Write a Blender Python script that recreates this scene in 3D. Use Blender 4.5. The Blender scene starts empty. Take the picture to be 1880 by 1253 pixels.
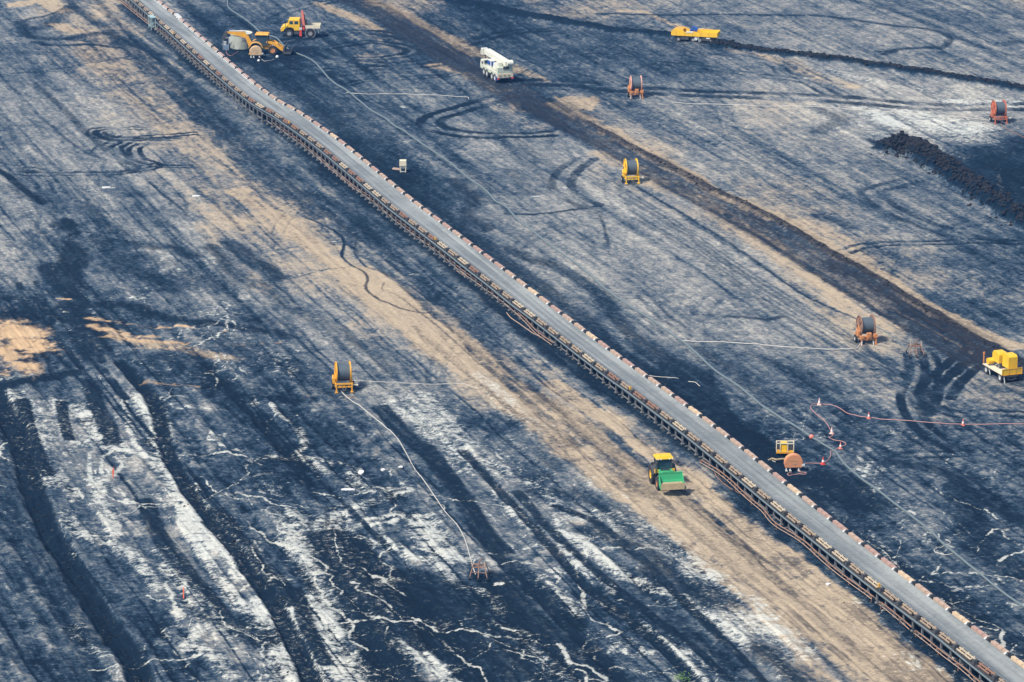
import bpy, math, random
import numpy as np
from mathutils import Vector, Matrix

# ------------------------------------------------------------------ camera, world, sun
PITCH = math.radians(16.0); FPX = 7065.0; CAMH = 123.0; CX, CY = 940.0, 626.5
SUN_EL, SUN_AZ = math.radians(52), math.radians(-130)     # azimuth from +Y towards +X
HAZE = 0.00013
scene = bpy.context.scene
cam_d = bpy.data.cameras.new('camera'); cam = bpy.data.objects.new('camera', cam_d)
scene.collection.objects.link(cam); scene.camera = cam
cam_d.sensor_width = 36.0; cam_d.lens = FPX / 1880.0 * 36.0
cam_d.clip_start = 1.0; cam_d.clip_end = 12000.0
cam.location = (0, 0, CAMH); cam.rotation_euler = (math.pi / 2 - PITCH, 0, 0)
w = bpy.data.worlds.new("World"); scene.world = w; w.use_nodes = True
nt = w.node_tree; nt.nodes.clear()
sky = nt.nodes.new('ShaderNodeTexSky'); sky.sky_type = 'NISHITA'; sky.sun_disc = False
sky.sun_elevation = SUN_EL; sky.sun_rotation = SUN_AZ; sky.air_density = 1.0; sky.dust_density = 1.5
bg = nt.nodes.new('ShaderNodeBackground'); bg.inputs[1].default_value = 0.10
wo = nt.nodes.new('ShaderNodeOutputWorld')
nt.links.new(sky.outputs[0], bg.inputs[0]); nt.links.new(bg.outputs[0], wo.inputs[0])
sd = bpy.data.lights.new('sun', 'SUN'); sd.energy = 3.8; sd.angle = math.radians(6); sd.color = (1.0, 0.91, 0.78)
so = bpy.data.objects.new('sun', sd); scene.collection.objects.link(so); so.location = (-60, 500, 200)
so.rotation_euler = Vector((-math.sin(SUN_AZ) * math.cos(SUN_EL), -math.cos(SUN_AZ) * math.cos(SUN_EL), -math.sin(SUN_EL))).to_track_quat('-Z', 'Y').to_euler()
scene.view_settings.view_transform = 'Standard'; scene.view_settings.look = 'None'
scene.view_settings.exposure = 0.76; scene.view_settings.gamma = 1.0
scene.cycles.max_bounces = 5; scene.cycles.diffuse_bounces = 3; scene.cycles.volume_bounces = 1

SP, CP = math.sin(PITCH), math.cos(PITCH)
def ground_xy(px, py, z=0.0):
    """the point of the pit floor (height z) that the surveyed photo coordinate px, py refers to"""
    u = (px - CX) / FPX; v = (py - CY) / FPX
    dz = -SP - v * CP; dy = CP - v * SP
    t = (z - CAMH) / dz
    return (u * t, dy * t)
def G(px, py, z=0.0):
    x, y = ground_xy(px, py, z); return Vector((x, y, z))
def scale_at(py): return (FPX * SP + (py - CY) * CP) / CAMH

# ------------------------------------------------------------------ noise in numpy
def _h(ix, iy, seed):
    n = (ix.astype(np.int64) * 374761393 + iy.astype(np.int64) * 668265263 + seed * 974711) & 0xffffffff
    n = ((n ^ (n >> 13)) * 1274126177) & 0xffffffff
    n = (n ^ (n >> 16)) & 0xffff
    return (n.astype(np.float32) / 65535.0)
def vn(x, y, seed=0):
    x0 = np.floor(x); y0 = np.floor(y); fx = (x - x0).astype(np.float32); fy = (y - y0).astype(np.float32)
    fx = fx * fx * (3 - 2 * fx); fy = fy * fy * (3 - 2 * fy)
    a = _h(x0, y0, seed); b = _h(x0 + 1, y0, seed); c = _h(x0, y0 + 1, seed); d = _h(x0 + 1, y0 + 1, seed)
    return (a + (b - a) * fx) * (1 - fy) + (c + (d - c) * fx) * fy
def fbm(x, y, seed=0, o=4, g=0.5):
    s = 0; am = 1.0; t = 0
    for i in range(o):
        s = s + am * (vn(x, y, seed + i * 17) * 2 - 1); t += am; am *= g
        x, y = x * 1.93 + y * 0.35 + 5.3, y * 1.93 - x * 0.35 + 1.7
    return s / t * 1.6
def sstep(a, b, x):
    t = np.clip((x - a) / (b - a), 0, 1); return t * t * (3 - 2 * t)
# ------------------------------------------------------------------ the pit floor: one sheet to the horizon
fine_px = np.arange(-170, 2052, 1.75); fine_py = np.arange(-110, 1340, 1.25)
def row_y(py): return np.array([ground_xy(940, p)[1] for p in py])
Yf = row_y(fine_py)[::-1]; fpy = fine_py[::-1]                    # near to far
Ynear = np.array([-2500, -1500, -800, -400, -200, -100, 0, 60, 120, 170, 210, 240, 262, 280, 292, 300.0]); Ynear = Ynear[Ynear < Yf[0] - 2]
Yfar = Yf[-1] + np.array([3, 8, 16, 30, 55, 90, 150, 250, 400, 700, 1200, 2000, 3000.0])
ux = (fine_px - CX) / FPX
uxl = ux[0] - np.array([.55, .35, .2, .1, .05, .02, .006]); uxr = ux[-1] - (uxl - ux[0])[::-1]
U = np.concatenate([uxl, ux, uxr]); Y = np.concatenate([Ynear, Yf, Yfar])
Dep = Y * CP + CAMH * SP; Dep = np.maximum(Dep, Yf[0] * CP + CAMH * SP)
X2 = np.outer(Dep, U).astype(np.float64); Y2 = np.repeat(Y[:, None], len(U), 1)
r0, r1 = len(Ynear), len(Ynear) + len(Yf); c0, c1 = len(uxl), len(uxl) + len(ux)
FX, FY = X2[r0:r1, c0:c1], Y2[r0:r1, c0:c1]                       # fine part
PXg = np.repeat(fine_px[None, :], len(fpy), 0); PYg = np.repeat(fpy[:, None], len(fine_px), 1)

DIR = math.atan2(2490, 7350)                                        # the mining strips run 18.7 deg left of +Y
ca, sa = math.cos(DIR), math.sin(DIR)
A_ = -sa * FX + ca * FY; C_ = ca * FX + sa * FY                      # along, across
bend = 9.0 * sstep(420, 320, A_) * sstep(10, -60, C_ - 90) * 2
Cb = C_ - 0.00 * bend
wx = 1.5 * fbm(FX / 5, FY / 9, 11, 3) + 1.1 * fbm(FX / 1.6, FY / 2.2, 13, 4, .7); wy = 3.4 * fbm(FX / 6, FY / 12, 23, 3) + 1.9 * fbm(FX / 1.5, FY / 2.4, 29, 4, .7)

def grid(rows):
    g = np.array(rows, dtype=np.float64)
    gx = np.clip(PXg / 100.0, 0, g.shape[1] - 1.001); gy = np.clip(PYg / 100.0, 0, g.shape[0] - 1.001)
    gx = np.clip(gx + 0.25 * wx / 1.6, 0, g.shape[1] - 1.001); gy = np.clip(gy + 0.2 * wy / 4, 0, g.shape[0] - 1.001)
    ix = gx.astype(int); iy = gy.astype(int); fx = gx - ix; fy = gy - iy
    fx = fx * fx * (3 - 2 * fx); fy = fy * fy * (3 - 2 * fy)
    return ((g[iy, ix] * (1 - fx) + g[iy, ix + 1] * fx) * (1 - fy) + (g[iy + 1, ix] * (1 - fx) + g[iy + 1, ix + 1] * fx) * fy) / 9.0
P0 = grid([
 [5,6,6,6,3,4,4,4,3,2,4,5,5,5,5,5,5,5,4,4],
 [4,4,4,5,2,2,3,3,3,3,3,3,3,3,5,5,5,5,5,5],
 [5,5,6,5,4,3,3,4,4,5,4,4,5,5,6,7,7,7,7,6],
 [5,5,5,5,5,4,3,2,3,5,6,6,5,5,5,5,5,4,2,1],
 [5,4,4,5,6,5,4,3,3,5,6,6,6,5,4,4,4,5,4,3],
 [5,4,4,4,5,6,6,5,3,4,6,6,6,6,6,5,4,4,3,3],
 [3,2,2,4,4,5,6,6,5,4,4,4,6,6,6,6,6,3,3,4],
 [4,4,3,2,2,2,4,5,6,5,5,3,3,3,4,4,4,4,5,5],
 [4,5,4,3,3,2,2,4,4,3,5,5,4,2,1,3,3,3,3,3],
 [3,5,5,4,3,3,3,3,3,4,4,5,5,5,2,3,4,4,3,3],
 [3,4,4,4,4,4,3,3,3,4,4,4,5,5,4,2,3,4,3,3],
 [3,3,4,3,4,4,4,3,3,3,3,3,3,4,6,5,2,3,3,3],
 [2,3,3,3,4,4,4,3,3,3,3,3,3,3,5,6,5,2,2,3],
 [2,3,3,3,4,4,4,3,3,3,3,3,3,3,4,6,5,2,2,3]])
T0 = grid([
 [0,4,5,2,0,0,1,4,3,1,3,4,3,2,1,1,1,1,2,3],
 [0,2,5,3,0,0,1,3,2,2,1,1,1,2,1,1,1,1,1,1],
 [0,0,3,5,2,0,0,0,1,3,3,3,2,2,3,3,2,1,1,0],
 [0,0,1,3,4,2,1,0,0,0,1,3,4,2,2,2,1,1,0,0],
 [0,0,0,1,5,5,3,0,0,0,1,1,2,3,4,3,2,1,0,0],
 [0,0,0,0,1,5,6,3,0,0,0,1,1,1,2,4,4,3,1,0],
 [5,1,2,1,0,0,2,5,5,2,0,0,1,1,1,3,5,2,3,1],
 [2,1,1,1,0,0,0,1,3,5,4,2,0,0,1,1,2,3,3,4],
 [0,0,1,0,0,0,0,0,0,1,3,5,4,1,0,0,1,2,2,2],
 [0,0,0,0,0,0,0,0,0,0,1,2,5,4,0,0,0,1,0,0],
 [0,0,0,0,0,0,0,0,0,0,0,0,2,6,3,0,0,0,0,0],
 [0,0,0,0,0,0,0,0,0,0,0,0,0,2,6,4,0,0,0,0],
 [0,0,0,0,0,0,0,0,0,0,0,0,0,0,2,6,5,0,0,0],
 [0,0,0,0,0,0,0,0,0,0,0,0,0,0,0,5,6,2,0,0]])
V0 = grid([   # how strongly pale veins of dried silt stand out
 [1,1,1,1,1,1,1,1,1,1,1,1,1,1,1,1,1,1,1,1],
 [1,1,1,1,1,1,1,1,1,1,1,1,1,1,1,1,1,1,1,1],
 [1,1,1,1,1,1,1,1,1,1,1,1,1,1,1,2,3,3,2,1],
 [2,2,1,1,1,1,1,1,1,1,1,1,1,1,1,2,2,2,2,2],
 [2,3,2,1,1,1,1,1,1,1,1,1,1,1,1,2,2,2,2,2],
 [3,4,4,4,3,2,1,1,1,1,1,1,1,1,1,1,1,1,2,2],
 [3,4,5,5,5,4,3,1,1,1,1,2,2,1,1,1,1,1,2,2],
 [6,6,5,5,6,6,5,3,1,1,1,1,2,2,2,2,2,2,2,2],
 [6,7,6,6,7,7,6,5,5,4,2,1,1,2,3,4,4,4,3,3],
 [5,7,7,7,6,6,6,6,6,6,6,4,1,1,2,5,5,5,5,4],
 [4,6,7,8,8,8,8,7,7,7,7,7,5,1,1,3,6,6,6,5],
 [3,4,6,8,9,9,8,8,7,7,7,7,7,4,1,2,4,6,6,6],
 [3,4,6,8,9,9,9,8,8,8,7,7,7,7,3,1,2,5,6,6],
 [3,4,6,8,9,9,9,8,8,8,7,7,7,7,5,1,1,4,6,6]])
L = {k: np.zeros(FX.shape, np.float32) for k in 'DTWOPHBKR'}           # dark, tan, white, orange, pale, height, blue grey
def smooth_poly(pts, n=6):
    pts = [np.array(p, float) for p in pts]
    if len(pts) < 3: return pts
    q = [2 * pts[0] - pts[1]] + pts + [2 * pts[-1] - pts[-2]]; out = []
    for i in range(1, len(q) - 2):
        for k in range(n):
            t = k / n; a, b, c, d = q[i - 1:i + 3]
            out.append(0.5 * (2 * b + (c - a) * t + (2 * a - 5 * b + 4 * c - d) * t * t + (3 * b - a - 3 * c + d) * t ** 3))
    out.append(pts[-1]); return out
def world_poly(pts, n=6): return [np.array(ground_xy(*p)) for p in smooth_poly(pts, n)]
def dist_to(wp, m, warp):
    """distance in metres from a world polyline, inside its bounding window"""
    ys = [p[1] for p in wp]; xs = [p[0] for p in wp]; m2 = m + (4 if warp else 0)
    rr = np.searchsorted(Yf, [min(ys) - m2 * 1.5, max(ys) + m2 * 1.5]); a, b = rr[0], min(rr[1], len(Yf))
    if b - a < 2: return None
    dmin = Yf[a] * CP + CAMH * SP; dmax = Yf[b - 1] * CP + CAMH * SP
    ul = min((min(xs) - m2) / dmin, (min(xs) - m2) / dmax); uh = max((max(xs) + m2) / dmin, (max(xs) + m2) / dmax)
    cc = np.searchsorted(ux, [ul, uh]); c, d = cc[0], min(cc[1], len(ux))
    if d - c < 2: return None
    sl = (slice(a, b), slice(c, d))
    x = FX[sl] + warp * wx[sl] * 0.6; y = FY[sl] + warp * wy[sl] * 0.6
    best = np.full(x.shape, 1e9)
    for p, q in zip(wp[:-1], wp[1:]):
        dx, dy = q - p; l2 = dx * dx + dy * dy + 1e-9
        t = np.clip(((x - p[0]) * dx + (y - p[1]) * dy) / l2, 0, 1)
        best = np.minimum(best, (x - p[0] - t * dx) ** 2 + (y - p[1] - t * dy) ** 2)
    return sl, np.sqrt(best)
def S(layer, wid, val, pts, soft=0.5, warp=1.0, rut=0.0, world=False):
    wp = [np.array(p) for p in pts] if world else world_poly(pts); warp = warp * (min(.65, max(.12, wid / 5.5)) if layer != 'R' else .42)
    if layer == 'D' and (wid < 1.7 or rut): layer = 'K'
    if layer == 'W' and wid < .8: layer = 'R'; val *= .8
    if layer == 'D' and wid >= 4.5 and soft >= .8: val *= .72
    r = dist_to(wp, wid, warp)
    if r is None: return
    sl, d = r; m = sstep(wid / 2 * (1 + soft), wid / 2 * (1 - soft), d) * val
    for l in layer: L[l][sl] = np.maximum(L[l][sl], m)
    if rut: L['H'][sl] += (rut * sstep(wid / 2 * 1.3, wid / 2 * .5, d)).astype(np.float32)
def TW(val, pts, gap=2.0, wid=0.55, layer='D', warp=0.08, world=False):
    wid *= 1.3
    if layer == 'D': layer = 'K'; val *= .88
    wp = world_poly(pts) if not world else [np.array(p) for p in pts]
    for s in (-1, 1):
        off = []
        for i, p in enumerate(wp):
            t = wp[min(i + 1, len(wp) - 1)] - wp[max(i - 1, 0)]; t = t / (np.linalg.norm(t) + 1e-9)
            off.append(p + s * gap / 2 * np.array([-t[1], t[0]]))
        r = dist_to(off, wid, warp)
        if r is None: continue
        sl, d = r; brk = 0.75 + 0.5 * fbm(FX[sl] / 3, FY[sl] / 5, 77, 2)
        m = sstep(wid * .8, wid * .4, d) * min(1, val * 1.25) * np.clip(brk, .35, 1.0)
        L[layer][sl] = np.maximum(L[layer][sl], m); L['H'][sl] -= (0.06 * sstep(wid, wid * .3, d)).astype(np.float32)
def PG(layer, val, pts, soft=1.0, warp=1.0):
    q = [np.array(ground_xy(*p)) for p in smooth_poly(list(pts) + [pts[0]], 4)]
    r = dist_to(q, soft * 2 + 3, warp)
    ys = [p[1] for p in q]; xs = [p[0] for p in q]
    if r is None: return
    sl, d = r; x = FX[sl] + warp * wx[sl] * .6; y = FY[sl] + warp * wy[sl] * .6; ins = np.zeros(x.shape, bool)
    for p, n in zip(q, q[1:] + q[:1]):
        cnd = ((p[1] > y) != (n[1] > y)); dd = n[1] - p[1]
        if abs(dd) < 1e-9: continue
        ins ^= cnd & (x < (n[0] - p[0]) * (y - p[1]) / dd + p[0])
    m = sstep(-soft, soft, np.where(ins, d, -d)) * val
    for l in layer: L[l][sl] = np.maximum(L[l][sl], m)
# ---- what lies on the floor, walked strip by strip (photo survey coordinates, widths in metres)
# left haul road: sandy, with dark ruts
S('T', 12, .5, [(90,-40),(190,60),(300,180),(410,320),(560,450),(680,540)], .7)
S('T', 7.5, .9, [(640,500),(760,590),(900,690),(1080,825),(1230,930),(1400,1055),(1550,1175),(1670,1270)], .45)
S('T', 3.5, .95, [(440,350),(500,395),(560,440),(640,500),(720,560),(800,620)], .8)
S('T', 3.0, .9, [(1010,700),(1100,765),(1200,835),(1290,900),(1400,990),(1500,1070),(1600,1150),(1720,1250)], .8)
S('T', 2.5, .9, [(1000,790),(1090,850),(1160,905),(1260,1000),(1350,1070),(1450,1170),(1530,1260)], .8)
S('D', 3.2, .62, [(100,-30),(150,25),(205,62),(262,112),(330,175),(400,240),(460,300),(520,350),(580,400)], .8)
S('D', 1.6, .6, [(160,-20),(230,55),(300,118),(370,190),(440,255),(520,330),(590,385),(660,440)], .8)
S('D', 2.2, .6, [(190,60),(250,95),(330,140),(400,215),(455,270),(500,325),(560,375),(620,410),(650,425)], .8)
S('D', 2.4, .62, [(560,350),(640,390),(690,440),(760,510),(830,570),(900,640),(950,690),(1020,750),(1080,800)], .7)
S('D', 1.2, .5, [(600,400),(700,490),(780,560),(860,630),(930,700),(1000,770),(1060,830)], .7)
S('D', .9, .5, [(760,600),(850,680),(930,745),(1010,800),(1040,830)], .7)
S('D', 4.0, .62, [(1040,775),(1085,800),(1140,850),(1190,900)], .6)
S('D', 1.5, .55, [(1100,780),(1160,840),(1200,880)], .8)
S('D', 1.3, .5, [(1235,895),(1310,965),(1400,1050),(1500,1130),(1600,1215),(1660,1265)], .8, .3)
S('D', 1.0, .5, [(1195,905),(1250,955),(1340,1040),(1420,1110),(1500,1190),(1560,1260)], .8, .3)
S('D', 2.6, .42, [(1235,905),(1310,975),(1400,1060),(1500,1145),(1650,1270)], .9, .3)
S('D', .5, .7, [(1270,930),(1330,980),(1380,1015),(1420,1060)], .8, .3)
S('D', .6, .6, [(1480,1130),(1540,1180),(1580,1215)], .8, .4)
TW(.6, [(1215,900),(1300,975),(1400,1055),(1500,1145),(1640,1262)], 2.1, .6)
TW(.6, [(900,665),(1000,745),(1100,835),(1190,890)], 2.0, .6)
TW(.6, [(240,70),(330,150),(420,240),(520,330),(620,415),(720,500),(820,580),(900,660)], 2.2, .5)
TW(.5, [(150,0),(220,60),(300,140),(380,225),(470,310)], 2.4, .5)
S('D', .45, .85, [(560,400),(615,425),(632,445),(628,470),(645,488),(668,500),(675,515),(672,530),(695,550),(740,568),(790,576)], .6, .3)
S('D', .4, .7, [(655,440),(652,465),(672,490),(700,500),(760,530),(800,560)], .6, .3)
S('D', .35, .6, [(705,520),(702,535),(730,545),(780,580),(850,640),(880,670)], .6, .3)
S('D', .35, .6, [(480,520),(540,510),(600,495),(650,490)], .6, .3)
# top-left circles and smears
S('D', 2.6, .8, [(40,40),(48,62),(70,72),(120,72),(190,62),(235,78),(290,100)], .8)
S('D', 3.5, .75, [(48,50),(80,48),(110,30),(140,12)], .7)
S('D', 1.0, .7, [(42,38),(90,28),(130,8)], .6, .4)
S('D', 1.5, .7, [(60,78),(110,85),(170,82),(230,90)], .8)
S('D', .35, .75, [(-20,138),(60,132),(130,122),(190,112),(240,103),(300,98)], .6, .2)
S('T', 4, .95, [(30,10),(75,5),(120,20)], .7)
S('T', 3.2, .9, [(100,45),(120,52),(145,60)], .7)
S('D', 1.4, .6, [(65,155),(110,195),(150,235),(195,275)], .6, .5)
S('D', .6, .6, [(95,230),(120,255),(150,275),(185,290)], .6, .5)
for p in ([(260,237),(215,236),(180,238),(168,243),(178,250),(215,254),(300,250),(360,246)],
          [(225,238),(190,241),(184,246),(205,252),(260,256),(320,256)],
          [(205,262),(182,275),(190,288),(225,298),(245,308),(232,316),(180,318),(100,320),(0,316)],
          [(230,262),(213,270),(222,286),(243,299),(290,304),(350,305)],
          [(262,265),(246,275),(256,292),(285,303),(262,312),(220,318)]):
    TW(.85, p, 1.5, .5)
S('D', 1.2, .6, [(205,258),(260,258),(330,254)], .7, .4)
S('D', 1.4, .9, [(-20,308),(10,320),(45,350),(78,374)], .5, .4)
S('D', 2.2, .8, [(55,355),(75,370)], .6)
TW(.6, [(-10,300),(60,311),(130,318),(205,317),(262,310),(310,304)], 1.4, .4)
PG('D', .85, [(92,400),(120,400),(134,420),(130,440),(115,437),(100,418)], .8)
PG('D', .85, [(60,490),(95,482),(150,492),(156,520),(160,560),(140,552),(110,548),(84,522)], .8, .4)
PG('D', .85, [(98,445),(130,440),(158,470),(150,500),(100,490)], 1.2)
S('D', 2.6, .65, [(152,375),(185,408),(225,432)], .7)
PG('D', .7, [(140,425),(170,428),(206,458),(178,466),(150,446)], .8)
for (x, y, ww, v) in [(262,452,3.5,.7),(215,476,5,.7),(287,480,4.5,.65),(250,500,6,.75),(350,508,6,.7),(235,350,4,.4),(265,392,5,.4),(330,462,3,.7),(100,375,4,.4),(30,350,4,.5),(330,395,4,.4),
                      (320,520,7,.7),(410,520,7,.7),(520,560,6,.65),(480,590,6,.7),(60,455,3,.4),(85,430,3,.4)]:
    S('D', ww, v, [(x-22,y-6),(x+20,y+8)], .8)
S('D', .8, .5, [(352,342),(372,356),(390,368),(412,392),(445,425)], .7)
S('D', .5, .7, [(275,336),(300,358),(330,382),(342,398)], .7, .5)
S('D', 3.2, .8, [(425,446),(455,468),(485,494),(505,512)], .7)
S('D', 2.6, .7, [(385,455),(410,480),(430,505),(470,530)], .7)
S('D', 4, .6, [(480,520),(530,560),(600,600),(660,640)], .9)
S('D', 3, .85, [(150,562),(230,562),(320,585),(420,600),(520,615)], .7)
S('D', 4, .8, [(-20,545),(40,548),(70,575),(20,572)], .7)
S('D', 4.5, .85, [(120,560),(150,600),(165,640),(170,660)], .7)
TW(.75, [(50,518),(56,535),(75,560),(105,595),(140,640),(180,690),(215,735)], 2.2, .55)
TW(.7, [(58,528),(80,535),(85,555),(110,590)], 1.6, .6)
TW(.6, [(110,600),(150,650),(200,710),(235,750)], 1.8, .7, 'P')
# orange sand face, left edge
PG('O', .95, [(-60,580),(20,582),(55,592),(85,612),(105,640),(95,668),(60,690),(0,692),(-60,690)], 2.6)
S('W', .6, .9, [(22,588),(42,596),(55,608),(60,622)], .6, .3)
S('D', .9, .9, [(20,592),(38,600),(52,616)], .6, .3)
S('W', 1.4, .95, [(-40,700),(0,697),(30,692),(58,688)], .4, .3)
S('D', 2.6, 1, [(-40,712),(20,704),(60,697),(95,690),(130,684)], .5, .5)
S('O', 1.6, .8, [(165,585),(210,592),(262,598),(305,600)], .8)
S('O', 2.0, .75, [(170,600),(220,612),(280,618)], .8)
S('O', .8, .9, [(325,598),(370,604),(412,608)], .7, .5)
S('O', .7, .9, [(100,548),(128,550)], .6, .5)
S('O', 1.6, .7, [(195,618),(260,626),(340,632)], .9)
S('O', .8, .5, [(250,640),(400,636),(520,628)], .9)
S('T', 3, .6, [(170,600),(240,625),(320,640),(420,660)], .9)
S('O', 1.2, .5, [(262,700),(300,706),(360,710)], .9)
S('T', 2.4, .45, [(560,725),(640,730)], .9)
# the striped ground of the lower left: dark furrows between bright silt strips
FUR = dict(soft=.35, warp=.45)
S('D', 2.6, 1, [(-20,700),(8,760),(38,820),(58,890),(85,960),(118,1020),(155,1085),(205,1155),(240,1210),(268,1275)], rut=-.5, **FUR)
S('D', 1.1, .9, [(0,720),(20,780),(40,815)], **FUR)
S('D', 1.6, .9, [(40,735),(52,790),(66,830),(88,870)], **FUR)
S('D', 1.4, .85, [(112,738),(116,775),(128,808)], **FUR)
S('D', 2.0, .85, [(165,700),(180,745),(195,785),(210,815)], **FUR)
S('D', 1.7, .95, [(222,665),(255,705),(283,740),(300,800),(318,850),(345,900),(372,935),(402,975),(440,1022),(475,1072),(502,1110),(530,1160),(558,1215),(585,1275)], rut=-.35, **FUR)
S('D', 2.0, .9, [(262,920),(290,985),(330,1035),(372,1085),(410,1130)], **FUR)
S('D', 2.4, .95, [(400,940),(440,1000),(490,1060),(540,1110)], **FUR)
S('D', 1.9, .95, [(455,1045),(490,1085),(520,1140),(550,1195),(575,1265)], rut=-.3, **FUR)
S('D', 1.6, .9, [(540,1080),(555,1120),(572,1170),(600,1220)], **FUR)
S('D', 5.0, .9, [(606,990),(636,1050),(664,1110),(692,1175),(738,1270)], **FUR)
S('D', 2.6, .85, [(655,1000),(700,1060),(735,1110),(765,1160),(790,1190)], **FUR)
S('D', 3.0, .9, [(640,990),(665,1010),(680,1030)], **FUR)
S('D', 5.0, .85, [(760,1060),(800,1110),(840,1170),(880,1240)], **FUR)
S('D', 6.0, .75, [(800,1080),(850,1120),(900,1180),(960,1260)], **FUR)
S('D', 2.2, .85, [(700,750),(735,790),(790,840),(840,905),(880,970),(920,1025),(985,1080),(1040,1140),(1100,1210),(1150,1275)], **FUR)
S('D', 1.6, .85, [(785,822),(825,875),(862,930),(900,985),(930,1015)], **FUR)
S('D', 1.2, .8, [(850,830),(920,905),(985,975),(1060,1060),(1150,1130),(1220,1195),(1290,1270)], rut=-.2, **FUR)
S('D', 1.2, .8, [(950,905),(1010,975),(1080,1040),(1170,1110),(1260,1180),(1340,1250)], **FUR)
S('D', 1.2, .8, [(1020,930),(1100,965),(1180,1030),(1240,1090),(1300,1150),(1400,1250)], **FUR)
S('D', 4.2, .85, [(900,1060),(960,1120),(1020,1185),(1080,1250)], **FUR)
S('D', 3.6, .72, [(1090,975),(1150,1000),(1205,1045)], .6)
S('D', 4.5, .72, [(1190,1050),(1260,1080),(1340,1110)], .6)
S('D', 5.5, .7, [(1120,1080),(1220,1150),(1320,1210),(1400,1270)], .8)
S('D', 4, .75, [(1400,1195),(1460,1230),(1500,1270)], .6)
S('D', 5, .7, [(930,770),(1000,800),(1010,850),(980,880)], .8)
S('D', 4, .6, [(980,900),(1080,910),(1180,990),(1240,1010)], .8)
S('D', 4.5, .7, [(700,690),(690,650),(640,640)], .9)
S('D', 7, .55, [(560,780),(640,800),(700,830),(760,880)], .9)
S('D', 9, .6, [(460,870),(540,900),(620,890),(700,910)], .9)
S('D', 5, .7, [(380,620),(450,650),(540,680),(600,720)], .9)
S('D', 5, .8, [(280,660),(360,670),(440,720),(540,730)], .9)
S('D', 8, .75, [(-20,800),(20,900),(60,1000),(110,1080),(160,1180)], .9)
S('D', 5, .8, [(20,1200),(90,1210),(160,1250)], .9)
S('D', 5, .8, [(410,1135),(450,1150),(490,1170)], .6)
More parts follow.
